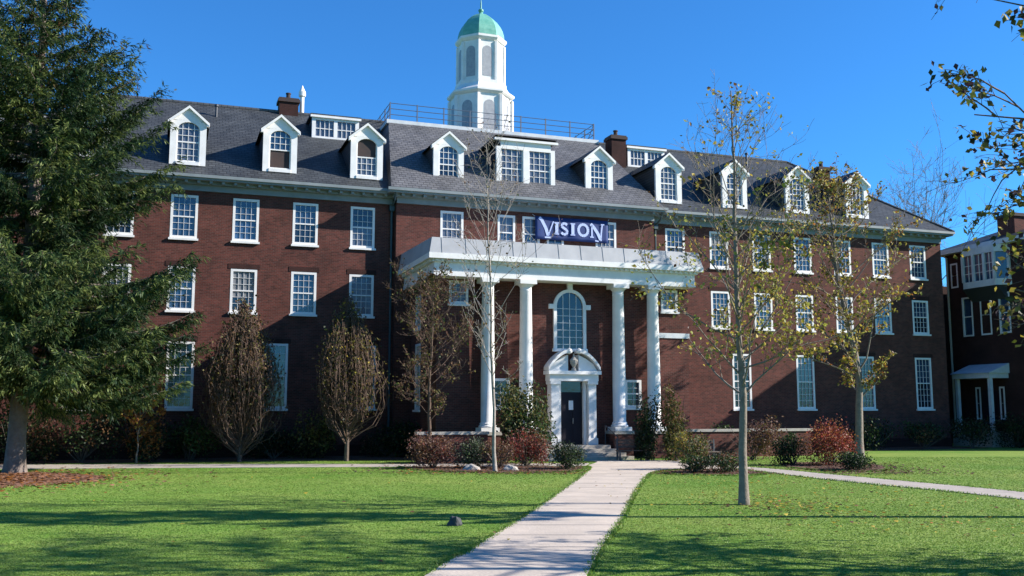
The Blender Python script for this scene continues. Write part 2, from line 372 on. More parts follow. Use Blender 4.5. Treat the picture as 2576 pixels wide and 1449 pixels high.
def wall_grid(mb, u0, u1, z0, z1, ops, v, depth=.14, plane='v', mi=0):
    """wall sheet in plane v=const (or u=const) with real openings and reveals; ops = (a0,a1,b0,b1)"""
    def P(a, b, d=0): return (a, v + d, b) if plane == 'v' else (v + d, a, b)
    us = sorted({u0, u1, *[o[0] for o in ops], *[o[1] for o in ops]}); zs = sorted({z0, z1, *[o[2] for o in ops], *[o[3] for o in ops]})
    for a, b in zip(us[:-1], us[1:]):
        zz = z0; runs = []
        for c, d in zip(zs[:-1], zs[1:]):
            mid = ((a + b) / 2, (c + d) / 2)
            if not any(o[0] < mid[0] < o[1] and o[2] < mid[1] < o[3] for o in ops):
                if runs and runs[-1][1] == c: runs[-1][1] = d
                else: runs.append([c, d])
        for c, d in runs: mb.face([P(a, c), P(b, c), P(b, d), P(a, d)], mi)
    for a, b, c, d in ops:
        mb.face([P(a, c), P(b, c), P(b, c, depth), P(a, c, depth)], mi); mb.face([P(a, d), P(b, d), P(b, d, depth), P(a, d, depth)], mi)
        mb.face([P(a, c), P(a, d), P(a, d, depth), P(a, c, depth)], mi); mb.face([P(b, c), P(b, d), P(b, d, depth), P(b, c, depth)], mi)
        mb.face([P(a, c, depth), P(b, c, depth), P(b, d, depth), P(a, d, depth)], mi)

WW = 1.2
Z3 = (10.08, 12.12); Z2 = (6.72, 8.76); Z1 = (2.25, 5.3)
rowU = [-8.6, -5.83, -3.07, -.3, 2.47, 5.25, 8.03]; rowU += [2 * AX - u for u in rowU][::-1]
lowU = [-8.6, -4.4, -.2, 4.0, 8.2]; lowU += [2 * AX - u for u in lowU][::-1]
def op(u, w, z): return (u - w / 2, u + w / 2, z[0], z[1])
ops_main = [op(u, WW, Z3) for u in rowU] + [op(u, WW, Z2) for u in rowU] + [op(u, WW, Z1) for u in lowU]
UL, UR = -10.4, 43.8; ZE = 12.4
mb = MB()
wall_grid(mb, UL, 9.6, 0, ZE, [o for o in ops_main if o[1] < 9.6], 0)
wall_grid(mb, 23.8, UR, 0, ZE, [o for o in ops_main if o[0] > 23.8], 0)
# third floor of the central pavilion stands half a metre forward
PV = -.5
pavU = [12.45, 15.35, 16.7, 18.05, 20.95]; pavW = [1.2, .95, .95, .95, 1.2]
wall_grid(mb, 9.6, 23.8, 0, ZE, [op(u, w, (10.3, 12.12)) for u, w in zip(pavU, pavW)], PV)
for uu in (9.6, 23.8): mb.face([(uu, PV, 0), (uu, 0, 0), (uu, 0, ZE), (uu, PV, ZE)])
for uu in (UL, UR): mb.face([(uu, 0, 0), (uu, 16, 0), (uu, 16, ZE), (uu, 0, ZE)])
mb.face([(UL, 16, 0), (UR, 16, 0), (UR, 16, ZE), (UL, 16, ZE)])
# projecting entrance block
BV = -5.35; B0, B1 = 10.4, 23.0
blk_ops = [op(22.0, .9, (6.9, 7.95)), op(11.4, .9, (6.9, 7.95)), op(20.0, .85, (2.3, 3.6)), op(13.4, .85, (2.3, 3.6))]
wall_grid(mb, B0, B1, 0, 8.2, blk_ops, BV)
wall_grid(mb, BV, PV, 0, 8.2, [(-2.5, -1.5, 2.2, 5.3), (-2.5, -1.5, 6.0, 7.6)], B0, plane='u')
wall_grid(mb, BV, PV, 0, 8.2, [(-2.5, -1.5, 2.2, 5.3)], B1, depth=-.14, plane='u')
hp(mb, 'wall', 'brick')

# ---- windows (frame with muntins > pane, sill)
def make_window(name, w, h, cols, rows, glass='glass_a', sill=True, fr=.115, parent=hall, split=.5):
    """origin at the bottom centre of the opening, face towards -y"""
    f = MB(); y0, y1 = -.02, .07
    f.box(-w / 2, -w / 2 + fr, y0, y1, 0, h); f.box(w / 2 - fr, w / 2, y0, y1, 0, h)
    f.box(-w / 2 + fr, w / 2 - fr, y0, y1, h - fr, h); f.box(-w / 2 + fr, w / 2 - fr, y0, y1, 0, fr)
    f.box(-w / 2 + fr, w / 2 - fr, .0, .06, h / 2 - .03, h / 2 + .03)
    iw = w - 2 * fr; ih = h - 2 * fr; t = .0075
    for k in range(1, cols):
        x = -iw / 2 + iw * k / cols; f.box(x - t, x + t, .02, .05, fr, h - fr)
    for k in range(1, rows):
        if abs(k - rows / 2) < .1: continue
        z = fr + ih * k / rows; f.box(-iw / 2, iw / 2, .022, .048, z - t, z + t)
    fo = f.build(name, 'white', parent)
    p = MB(); g1, g2 = glass if isinstance(glass, tuple) else (glass, glass)
    p.box(-iw / 2, iw / 2, .055, .07, fr, fr + ih * split, 0); p.box(-iw / 2, iw / 2, .0555, .07, fr + ih * split + .002, h - fr, 1)
    p.build('pane', [g1, g2], fo)
    if sill:
        s = MB(); s.box(-w / 2 - .06, w / 2 + .06, -.11, .03, -.1, -.004); s.build('sill', 'white', fo)
    return fo
def place(proto, u, v, z, rz=0):
    o = copy_part(proto, hall, (u - AX, v, z)); o.rotation_euler = (0, 0, rz); return o
random.seed(11)
G = [('glass_a', .5), (('glass_a', 'glass_c'), .5), (('glass_b', 'glass_a'), .5), (('glass_a', 'blind'), .62), ('glass_c', .5), (('glass_b', 'blind'), .33), (('glass_d', 'glass_a'), .4), (('glass_a', 'blind'), .8), (('glass_c', 'glass_b'), .55)]
protos = [make_window('window', WW, Z3[1] - Z3[0], 4, 6, g_, split=sp) for g_, sp in G]
lproto = [make_window('window', WW, Z1[1] - Z1[0], 4, 8, g_) for g_ in ('glass_b', ('glass_b', 'glass_a'))]
pick3 = [0, 2, 7, 0, 6, 2, 8, 6, 3, 1, 0, 7, 1, 0]; pick2 = [0, 2, 3, 6, 5, 0, 4, 4, 2, 1, 3, 8, 6, 2]
for i, u in enumerate(rowU):
    place(protos[pick3[i]], u, .01, Z3[0]); place(protos[pick2[i]], u, .01, Z2[0])
for i, u in enumerate(lowU): place(lproto[i % 2], u, .01, Z1[0])
pw = make_window('window', .95, 1.82, 2, 4, ('glass_a', 'glass_c')); pw2 = make_window('window', 1.2, 1.82, 4, 4, 'glass_c')
for u, w in zip(pavU, pavW): place(pw if w < 1 else pw2, u, PV + .01, 10.3)
bw = make_window('window', .9, 1.05, 3, 4, 'glass_c'); place(bw, 22.0, BV + .01, 6.9); place(bw, 11.4, BV + .01, 6.9)
bl = make_window('window', .85, 1.3, 2, 4, 'glass_b'); place(bl, 20.0, BV + .01, 2.3); place(bl, 13.4, BV + .01, 2.3)
sw = make_window('window', 1.0, 3.1, 3, 6, 'glass_b'); place(sw, B0 + .01, -2.0, 2.2, R(-90)); place(sw, B1 - .01, -2.0, 2.2, R(90))
sw2 = make_window('window', 1.0, 1.6, 3, 4, 'glass_b'); place(sw2, B0 + .01, -2.0, 6.0, R(-90))
for pr in protos + lproto + [pw, pw2, bw, bl, sw, sw2]:
    for ch in kids(pr): bpy.data.objects.remove(ch)
    bpy.data.objects.remove(pr)

# soldier-course lintels over the openings and a stone base course
for us_, z in ((rowU, Z2[1]), (lowU, Z1[1])):
    for u in us_: mb = MB(); mb.box(u - .72, u + .72, -.018, .02, z + .002, z + .24); hp(mb, 'lintel', 'brick2')
for a, b in ((UL - .03, 9.57), (23.83, UR + .03)): mb = MB(); mb.box(a, b, -.05, .02, .0, .55); hp(mb, 'base_course', 'brick2')
mb = MB(); mb.box(UR + .01, 57.9, 5.0, 15, 0, 10.5); hp(mb, 'link_wing', 'brick2')
mb = MB(); mb.box(21.35, B1 + .04, BV - .05, BV + .02, 5.62, 5.86); hp(mb, 'belt_course', 'white_old')

# ---- cornice: frieze board, soffit, fascia, gutter
def cornice(mb, u0, u1, v, ret=True):
    mb.box(u0, u1, v - .10, v + .02, 12.34, 12.62)
    mb.box(u0 - .2, u1 + .2, v - .28, v + .02, 12.622, 12.76)
    mb.box(u0 - .5, u1 + .5, v - .60, v + .02, 12.764, 12.97)
    k = u0 + .15
    while k < u1 - .2:                       # modillions
        mb.box(k, k + .14, v - .5, v - .284, 12.64, 12.762); k += .55
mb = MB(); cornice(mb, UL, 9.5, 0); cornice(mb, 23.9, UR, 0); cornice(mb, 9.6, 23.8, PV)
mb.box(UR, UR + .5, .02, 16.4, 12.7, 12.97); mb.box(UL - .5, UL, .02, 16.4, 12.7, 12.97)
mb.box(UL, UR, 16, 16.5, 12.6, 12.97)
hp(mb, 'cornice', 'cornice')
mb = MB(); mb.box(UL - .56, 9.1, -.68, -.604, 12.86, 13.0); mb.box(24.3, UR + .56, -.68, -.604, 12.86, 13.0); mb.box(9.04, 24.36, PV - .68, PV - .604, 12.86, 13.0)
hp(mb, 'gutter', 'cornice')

# ---- roof: hipped main roof, steeper slate front on the centre with a flat deck
ZR = 18.95; RV = 8.0; sl = (ZR - 12.98) / (RV + .62)
mb = MB()
e0, e1 = UL - .55, UR + .55
RL, RR = UL + 6.4, 38.6
A = (e0, -.62, 12.98); Bp = (e1, -.62, 12.98); Cc = (e1, 16.6, 12.98); D = (e0, 16.6, 12.98); r0 = (RL, RV, ZR); r1 = (RR, RV, ZR)
mb.face([A, Bp, r1, r0]); mb.face([Bp, Cc, r1]); mb.face([Cc, D, r0, r1]); mb.face([D, A, r0]); mb.face([D, Cc, Bp, A])
hp(mb, 'roof', 'slate')
mb = MB(); d0, d1 = 10.35, 23.05; dv0, dv1 = 5.2, 10.8; dz = 18.2
q = [(9.2, -1.08, 13.0), (24.2, -1.08, 13.0), (24.2, 15.5, 13.0), (9.2, 15.5, 13.0)]; t = [(d0, dv0, dz), (d1, dv0, dz), (d1, dv1, dz), (d0, dv1, dz)]
for k in range(4): mb.face([q[k], q[(k + 1) % 4], t[(k + 1) % 4], t[k]])
mb.face(t[::-1]); mb.face(q)
hp(mb, 'centre_roof', 'slate_pale')
mb = MB(); mb.box(d0 - .12, d1 + .12, dv0 - .12, dv0 + .1, dz - .12, dz + .1); mb.box(d0 - .12, d0 + .1, dv0 + .1, dv1, dz - .12, dz + .1); mb.box(d1 - .1, d1 + .12, dv0 + .1, dv1, dz - .12, dz + .1)
hp(mb, 'deck_trim', 'white_old')
mb = MB()                                    # ridge capping
mb.tube([(RL, RV, ZR + .03), (RR, RV, ZR + .03)], .09, 6); mb.tube([(RR, RV, ZR + .03), (e1, -.62, 13.02)], .07, 6); mb.tube([(RL, RV, ZR + .03), (e0, -.62, 13.02)], .07, 6)
hp(mb, 'ridge_cap', 'slate_pale')
mb = MB()                                    # deck railing
zr = dz + .1
xs = np.linspace(d0 + .1, d1 - .1, 9)
for vv in (dv0 + .1, dv1 - .1):
    for x in xs: mb.box(x - .03, x + .03, vv - .03, vv + .03, zr, zr + 1.05)
    for h in (.35, .68, 1.0): mb.bar((d0 + .1, vv, zr + h), (d1 - .1, vv, zr + h), .022)
for x in (d0 + .1, d1 - .1):
    for h in (.35, .68, 1.0): mb.bar((x, dv0 + .1, zr + h), (x, dv1 - .1, zr + h), .022)
    for vv in np.linspace(dv0 + .1, dv1 - .1, 5)[1:-1]: mb.box(x - .03, x + .03, vv - .03, vv + .03, zr, zr + 1.05)
    mb.bar((x, dv0 + .1, zr + 1.0), (x, dv0 + 1.3, zr), .02); 
hp(mb, 'deck_railing', 'rail')

# ---- dormers
def dormer(u, w=1.62, glass='glass_a', style=0, zb=13.6, zeave=15.72, zp=16.42, v=.22):
    x = u - AX; back = (zeave - 12.98) / sl - .62; backp = (zp - 12.98) / sl - .62
    h = w / 2
    f = MB()
    # white front: jambs, sill, gable board
    jw = .29 if w < 2 else .24
    f.box(-h, -h + jw, 0, .16, zb, zeave); f.box(h - jw, h, 0, .16, zb, zeave); f.box(-h + jw, h - jw, -.04, .16, zb, zb + .16)
    top = zeave - .05
    iw = h - jw
    n_ = 10; arch = [(iw * math.cos(math.pi * k / n_), top - .42 + .42 * math.sin(math.pi * k / n_)) for k in range(n_ + 1)]
    if w < 2:
        poly = [(-iw, top - .42)] + [(p[0], p[1]) for p in arch[::-1][1:]]
        # spandrel between arch and gable
        for k in range(n_):
            a, b = arch[k], arch[k + 1]
            f.face([(a[0], .0, a[1]), (a[0], .0, zeave + .02), (b[0], .0, zeave + .02), (b[0], .0, b[1])])
            f.face([(a[0], .0, a[1]), (b[0], .0, b[1]), (b[0], .12, b[1]), (a[0], .12, a[1])])
        f.prism([(-h, zeave + .02), (h, zeave + .02), (0, zp - .04)], 'y', -.002, .14)
    else:
        f.box(-iw, iw, 0, .14, zeave - .12, zeave + .3); f.box(-.16, .16, -.03, .15, zb + .162, zeave - .122)
    # raking cornice / eaves
    if w < 2:
        for s_ in (-1, 1):
            p0 = (s_ * (h + .13), zeave - .06); p1 = (0, zp + .03); th = .13
            f.prism([p0, (p1[0], p1[1]), (p1[0], p1[1] - th), (p0[0] - s_ * .02, p0[1] - th)], 'y', -.14, .02)
            f.box(min(s_ * h, s_ * (h + .13)), max(s_ * h, s_ * (h + .13)), -.12, .1, zeave - .22, zeave - .065)
    else:
        f.box(-h - .14, h + .14, -.14, .02, zeave + .302, zeave + .42)
    root = f.build('dormer', 'white', hall); root.location = (x, v, 0)
    # cheeks (slate hung) and roof
    yb = back - v; ybp = backp - v
    for s_ in (-1, 1):
        c = MB(); xx = s_ * (h - .04); c.face([(xx, .05, zb + .1), (xx, yb, zeave), (xx, .05, zeave)])
        c.face([(xx, .05, zb - .2), (xx, .5, zb - .05), (xx, yb, zeave), (xx, .05, zb + .1)])
        c.build('cheek', 'slate', root)
    r = MB()
    if w < 2:
        for s_ in (-1, 1):
            r.face([(s_ * (h + .14), -.12, zeave - .03), (0, -.12, zp + .06), (0, ybp + .2, zp + .06), (s_ * (h + .14), yb + .15, zeave - .03)])
    else:
        yb2 = (zeave + .42 - 12.98) / .9 + .2
        r.box(-h - .1, h + .1, -.08, 3.6, zeave + .425, zeave + .46); r.face([(-h - .1, 3.5, zeave + .46), (h + .1, 3.5, zeave + .46), (h + .1, -.08, zeave + .56), (-h - .1, -.08, zeave + .56)])
    r.build('dormer_roof', 'slate', root)
    # window in the dormer
    g_ = MB(); fr = .06
    spans = [(-iw, iw)] if w < 2 else [(-iw, -.16), (.16, iw)]
    for a, b in spans:
        zt = zeave - .05 if w < 2 else zeave - .12
        g1, g2 = (0, 1)
        zm = (zb + .16 + zt) / 2
        g_.box(a, b, .11, .13, zb + .16, zm, 2); g_.box(a, b, .1105, .13, zm + .002, zt, 3)
        g_.box(a, a + fr, .06, .11, zb + .16, zt); g_.box(b - fr, b, .06, .11, zb + .16, zt)
        g_.box(a + fr, b - fr, .06, .109, zb + .16, zb + .23); g_.box(a + fr, b - fr, .065, .108, zm - .03, zm + .03)
        nc = 4
        for k in range(1, nc):
            xx = a + (b - a) * k / nc
            if style != 1: g_.box(xx - .012, xx + .012, .07, .105, zb + .23, zm - .03)
            if style != 2: g_.box(xx - .012, xx + .012, .07, .105, zm + .03, zt)
        for k in range(1, 6):
            zz = zb + .16 + (zt - zb - .16) * k / 6
            if k == 3 or (style == 1 and k < 3) or (style == 2 and k > 3): continue
            g_.box(a + fr, b - fr, .072, .103, zz - .012, zz + .012)
    mm = {0: ('white', 'white', 'glass_a', 'glass_a'), 1: ('white', 'white', 'soot', 'glass_a'), 2: ('white', 'white', 'glass_c', 'soot'), 3: ('white', 'white', 'glass_c', 'glass_c'), 4: ('white', 'white', 'glass_b', 'glass_a')}[style]
    g_.build('window', list(mm), root)
    return root
dU = [AX + 4.24 * k for k in (-6, -5, -4, -3, -2, -1, 1, 2, 3, 4, 5)]
stl = [0, 0, 3, 1, 2, 4, 0, 3, 3, 0, 3]
for u, s_ in zip(dU, stl):
    if abs(u - AX) > 5: dormer(u, style=s_)
    else: dormer(u, style=s_)
dormer(AX, w=3.3, style=3, zeave=15.95)

# ---- long box dormers on the back slope edge, between wings and centre
for (u0, u1) in ((6.1, 8.65), (25.0, 27.5)):
    f = MB(); v0 = 4.9; zb = 16.75; zt = 17.95
    f.box(u0, u1, v0, v0 + .14, zb, zb + .16); f.box(u0, u1, v0, v0 + .14, zt - .14, zt)
    nW = 2
    for k in range(nW + 1):
        uu = u0 + (u1 - u0 - .2) * k / nW; f.box(uu, uu + .2, v0 - .002, v0 + .142, zb + .16, zt - .14)
    f.box(u0 - .1, u1 + .1, v0 - .12, v0 - .004, zt - .02, zt + .1)
    r_ = hp(f, 'box_dormer', 'white')
    c = MB(); c.box(u0 + .03, u0 + .08, v0 + .142, RV + .5, zb - .1, zt); c.box(u1 - .08, u1 - .03, v0 + .142, RV + .5, zb - .1, zt); hp(c, 'cheek', 'slate', r_)
    c = MB(); c.box(u0 - .1, u1 + .1, v0 - .1, RV + .6, zt + .102, zt + .18); hp(c, 'dormer_roof', 'slate', r_)
    c = MB()
    for k in range(nW):
        a = u0 + .2 + (u1 - u0 - .2) * k / nW; b = u0 + (u1 - u0 - .2) * (k + 1) / nW
        c.box(a, b, v0 + .08, v0 + .1, zb + .16, zt - .14, 1)
        for j in range(1, 4): xx = a + (b - a) * j / 4; c.box(xx - .015, xx + .015, v0 + .03, v0 + .078, zb + .16, zt - .14)
        zz = (zb + zt) / 2; c.box(a, b, v0 + .035, v0 + .075, zz - .02, zz + .02)
    hp(c, 'window', ['white', 'glass_c'], r_)

# ---- chimneys
def chimney(u, v, w, d, z0, z1, pots=2, cowl=False):
    c = MB(); c.box(u - w / 2, u + w / 2, v - d / 2, v + d / 2, z0, z1 - .25, 0)
    c.box(u - w / 2 - .08, u + w / 2 + .08, v - d / 2 - .08, v + d / 2 + .08, z1 - .25, z1 - .08, 1); c.box(u - w / 2 - .03, u + w / 2 + .03, v - d / 2 - .03, v + d / 2 + .03, z1 - .078, z1, 1)
    r_ = hp(c, 'chimney', ['brick2', 'soot'])
    for k in range(pots):
        uu = u + (k - (pots - 1) / 2) * .45; p = MB(); p.lathe(uu, v, [(.13, z1 + .004), (.12, z1 + .32), (.15, z1 + .34), (.15, z1 + .4)], 10); hp(p, 'chimney_pot', 'soot', r_)
    if cowl:
        p = MB(); p.lathe(u + w / 2 + .25, v, [(.12, z1 - .9), (.12, z1 + .25), (.2, z1 + .3), (.2, z1 + .55), (.1, z1 + .75), (.02, z1 + .95)], 12); hp(p, 'white_cowl', 'white', r_)
chimney(5.15, 8.1, 1.05, .9, 17.5, 19.75, 1, True)
chimney(24.3, 5.1, .95, .9, 16.3, 18.6, 1)
chimney(38.3, 4.0, .8, .7, 15.5, 17.6, 1)
for (u, v, z) in ((27.0, 6.4, 18.2), (34.6, 6.8, 18.6), (1.2, 6.5, 18.2)):
    p = MB(); p.lathe(u, v, [(.07, z - .6), (.07, z + .25), (.12, z + .27), (.12, z + .36)], 8); hp(p, 'roof_vent', 'lead')

# ---- cupola
cu = MB(); rot = R(22.5); cv = 8.2
cu.lathe(AX, cv, [(1.88, 17.6), (1.88, 20.95), (1.98, 21.0), (2.08, 21.1), (2.08, 21.22), (1.75, 21.45), (1.58, 21.7)], 8, rot=rot)
cu_o = hp(cu, 'cupola', 'white')
up_ = MB(); up_.lathe(AX, cv, [(1.58, 21.702), (1.58, 21.9), (1.42, 21.92), (1.42, 24.4), (1.5, 24.45), (1.6, 24.58), (1.6, 24.72), (1.48, 24.76)], 8, rot=rot)
hp(up_, 'belfry', 'white', cu_o)
dm = MB(); prof = [(1.5, 24.765)] + [(1.46 * math.cos(a) ** .9, 24.77 + 1.5 * math.sin(a) + .22 * (a / R(79)) ** 3) for a in [R(x) for x in (0, 12, 24, 36, 48, 60, 70, 79)]] + [(.16, 26.5), (.1, 26.66)]
dm.lathe(AX, cv, prof, 8, rot=rot); hp(dm, 'dome', 'copper', cu_o)
fi = MB(); fi.lathe(AX, cv, [(.09, 26.62), (.17, 26.72), (.17, 26.8), (.05, 26.9), (.04, 27.3), (.0, 27.6)], 8); hp(fi, 'finial', 'copper', cu_o)
def panel8(r_ap, z0, z1, hw, k, d=.03, arch=True, mi=0, mb=None):
    a = R(45 * k - 90); n_ = Vector((math.cos(a), math.sin(a), 0)); t_ = Vector((-math.sin(a), math.cos(a), 0)); c_ = Vector((AX, cv, 0)) + n_ * (r_ap + d)
    pts = [c_ - t_ * hw + Vector((0, 0, z0)), c_ + t_ * hw + Vector((0, 0, z0))]
    if arch:
        for j in range(9): b = math.pi * j / 8; pts.append(c_ + t_ * hw * math.cos(b) + Vector((0, 0, z1 - hw + hw * math.sin(b))))
    else: pts += [c_ + t_ * hw + Vector((0, 0, z1)), c_ - t_ * hw + Vector((0, 0, z1))]
    mb.face(pts, mi)
    i = len(mb.v); 
    for j in range(len(pts)):
        p, q_ = pts[j], pts[(j + 1) % len(pts)]; mb.face([p, q_, q_ - n_ * (d + .03), p - n_ * (d + .03)], mi)
ap1, ap2 = 1.88 * math.cos(R(22.5)), 1.42 * math.cos(R(22.5))
pil = MB()
for k in range(8):
    for q_ in ((ap2, 22.15, 24.05, .3), (ap1, 18.2, 20.55, .34)): lou = MB(); panel8(*q_, k, .012, True, 0, lou); hp(lou, 'louvre', 'grey_panel', cu_o)
    for (rr, z0, z1, w_) in ((1.86, 17.6, 20.9, .17), (1.40, 21.92, 24.36, .13)):
        a = rot + R(45 * k); pil.lathe(AX + rr * math.cos(a), cv + rr * math.sin(a), [(w_, z0), (w_, z1)], 6, rot=a)
hp(pil, 'corner_pilaster', 'white', cu_o)

# ---- entablature and low hipped roof over the entrance block
E0, E1, EV = 10.0, 22.95, -6.25
mb = MB()
mb.box(E0, E1, EV, PV - .002, 8.02, 8.22); mb.box(E0 + .03, E1 - .03, EV + .03, PV - .003, 8.222, 8.62); mb.box(E0 - .08, E1 + .08, EV - .08, PV - .004, 8.622, 8.74)
mb.box(E0 - .28, E1 + .28, EV - .28, PV - .006, 8.742, 8.98)
k = E0 + .05
while k < E1: mb.box(k, k + .1, EV - .17, EV - .082, 8.64, 8.735); k += .26
k = EV + .1
while k < PV - .2: mb.box(E0 - .17, E0 - .082, k, k + .1, 8.64, 8.735); k += .26
hp(mb, 'entablature', 'white')
mb = MB()                                    # steep sheet-metal skirt and flat deck behind it
q = [(E0 - .26, EV - .26, 8.984), (E1 + .26, EV - .26, 8.984), (E1 + .26, PV - .01, 8.984), (E0 - .26, PV - .01, 8.984)]
t = [(E0 - .12, EV - .1, 9.68), (E1 + .12, EV - .1, 9.68), (E1 + .12, PV - .01, 9.8), (E0 - .12, PV - .01, 9.8)]
for k in range(4): mb.face([q[k], q[(k + 1) % 4], t[(k + 1) % 4], t[k]])
mb.face(t[::-1]); mb.face(q)
k = E0 + .3
while k < E1 - .2:                           # standing seams
    mb.prism([(EV - .275, 8.99), (EV - .115, 9.69), (EV - .09, 9.69), (EV - .24, 8.99)], 'x', k, k + .02); k += 1.1
hp(mb, 'entrance_roof', 'sheet')
# ---- columns
for u in (12.6, 14.4, 19.0, 20.8):
    c = MB(); cvv = -5.9; r_ = .305
    c.box(u - .42, u + .42, cvv - .42, cvv + .42, 1.25, 1.42); c.lathe(u, cvv, [(.40, 1.422), (.40, 1.5), (.34, 1.55), (.36, 1.6), (r_, 1.66), (r_ * 1.01, 3.6), (r_ * .86, 7.5), (r_ * .9, 7.52), (r_ * .86, 7.56), (r_ * .88, 7.7), (.38, 7.82)], 20)
    c.box(u - .4, u + .4, cvv - .4, cvv + .4, 7.822, 8.018)
    o = hp(c, 'column', 'white')
    for p in o.data.polygons: p.use_smooth = abs(p.normal.z) < .5 and len(p.vertices) == 4 and p.area < 3 and (abs(p.normal.x) > 1e-3 and abs(p.normal.y) > 1e-3)
    p = MB(); p.box(u - .46, u + .46, cvv - .46, cvv + .5, 0, 1.1, 0); p.box(u - .5, u + .5, cvv - .5, cvv + .54, 1.102, 1.248, 1); hp(p, 'pedestal', ['brick', 'stone'], o)

# ---- arched window over the door
aw = MB(); uc = 16.75; ww = .66; z0_, zs = 5.0, 6.95
n_ = 18; inner = [(uc + ww, z0_)] + [(uc + ww * math.cos(math.pi * k / n_), zs + ww * math.sin(math.pi * k / n_)) for k in range(n_ + 1)] + [(uc - ww, z0_)]
outer = [(uc + ww + .15, z0_)] + [(uc + (ww + .15) * math.cos(math.pi * k / n_), zs + (ww + .15) * math.sin(math.pi * k / n_)) for k in range(n_ + 1)] + [(uc - ww - .15, z0_)]
for k in range(len(inner) - 1): aw.prism([inner[k], outer[k], outer[k + 1], inner[k + 1]], 'y', BV - .12, BV + .01)
aw.box(uc - .12, uc + .12, BV - .17, BV - .01, zs + ww + .12, zs + ww + .42); aw.box(uc - ww - .38, uc - ww - .1, BV - .14, BV, zs - .12, zs + .1); aw.box(uc + ww + .1, uc + ww + .38, BV - .14, BV, zs - .12, zs + .1)
aw.box(uc - ww - .2, uc + ww + .2, BV - .16, BV, z0_ - .14, z0_ - .002)
aw_o = hp(aw, 'arched_window', 'white')
gp = MB(); gp.prism(inner, 'y', BV - .03, BV - .004, 0)
hp(gp, 'pane', 'glass_b', aw_o)
gm = MB()
for k in (-1, 0, 1): gm.box(uc + k * .33 - .015, uc + k * .33 + .015, BV - .055, BV - .032, z0_, zs + (.62 if k == 0 else .54))
for k in range(6): gm.box(uc - ww, uc + ww, BV - .052, BV - .034, z0_ + .33 * k - .012 + .2, z0_ + .33 * k + .012 + .2)
hp(gm, 'muntins', 'white_old', aw_o)

# ---- door case with swan-neck pediment
dc = MB(); zf = .62; dv = BV - .55
for s_ in (-1, 1):
    x = uc + s_ * .92; dc.box(x - .24, x + .24, dv, BV, zf, zf + .3); dc.box(x - .19, x + .19, dv + .05, BV, zf + .302, 3.35); dc.box(x - .25, x + .25, dv - .02, BV, 3.352, 3.5)
dc.box(uc - 1.2, uc + 1.2, dv - .02, BV, 3.502, 3.8); dc.box(uc - 1.3, uc + 1.3, dv - .14, BV, 3.802, 3.96)
dc.box(uc - .7, uc - .56, BV - .3, BV, zf, 3.5); dc.box(uc + .56, uc + .7, BV - .3, BV, zf, 3.5)
for s_ in (-1, 1):
    prev = None
    for k in range(13):
        t_ = k / 12; x = 1.28 - 1.06 * t_; z = 3.98 + .8 * math.sin(math.pi / 2 * t_) ** .85
        cur = (uc + s_ * x, z)
        if prev: dc.prism([prev, cur, (cur[0], cur[1] + .16), (prev[0], prev[1] + .16)], 'y', dv - .1, BV)
        prev = cur
    dc.prism([(uc + s_ * 1.22, 3.97), (uc + s_ * .26, 3.97), (uc + s_ * .26, 4.7), (uc + s_ * .6, 4.55), (uc + s_ * 1.0, 4.3)], 'y', dv + .1, BV)
    dc.lathe(uc + s_ * .24, dv - .0, [(.02, 4.72), (.13, 4.78), (.15, 4.86), (.1, 4.96), (.02, 5.0)], 12)
dc_o = hp(dc, 'door_case', 'white')
ur = MB(); ur.lathe(uc, dv + .05, [(.12, 3.97), (.1, 4.08), (.05, 4.12), (.16, 4.3), (.19, 4.45), (.1, 4.55), (.05, 4.6), (.03, 4.75)], 12); hp(ur, 'urn', 'stone', dc_o)
dr = MB(); dr.box(uc - .56, uc + .56, BV - .12, BV - .003, zf, 3.0)
for s_ in (-1, 1):
    for (a, b) in ((zf + .2, zf + .75), (zf + .9, zf + 1.9)): dr.box(uc + s_ * .28 - .19, uc + s_ * .28 + .19, BV - .145, BV - .121, a, b)
dr_o = hp(dr, 'door', 'door')
tr = MB(); tr.box(uc - .56, uc + .56, BV - .12, BV - .002, 3.004, 3.5); hp(tr, 'transom_pane', 'glass_b', dr_o)
ha = MB(); ha.bar((uc + .07, BV - .2, zf + .95), (uc + .07, BV - .2, zf + 1.2), .018); hp(ha, 'handle', 'tan', dr_o)
no = MB(); no.box(uc - .12, uc + .1, BV - .16, BV - .147, 2.2, 2.62); hp(no, 'notice', 'white', dr_o)
st = MB()
for k in range(4): st.box(uc - 1.6 - .22 * k, uc + 1.6 + .22 * k, BV - .95 - .34 * k, BV - .002 if k == 0 else BV - .952 - .34 * (k - 1), 0, zf - .004 - .155 * k)
hp(st, 'entrance_steps', 'stone')
hr = MB()
for s_ in (-1, 1):
    x = uc + s_ * 1.45; hr.bar((x, BV - .7, .6), (x, BV - .7, 1.5), .025); hr.bar((x, BV - 2.0, .1), (x, BV - 2.0, 1.0), .025); hr.bar((x, BV - .7, 1.5), (x, BV - 2.0, 1.0), .025)
hp(hr, 'handrail', 'lead')
# downpipes
for u, v_ in ((9.45, -.12), (24.1, -.12)):
    p = MB(); p.tube([(u, PV - .5, 12.8), (u, PV - .3, 12.45), (u, v_, 12.2), (u, v_, .1)], .055, 8); p.box(u - .12, u + .12, v_ - .12, v_ + .1, 12.0, 12.28); hp(p, 'downpipe', 'pipe')

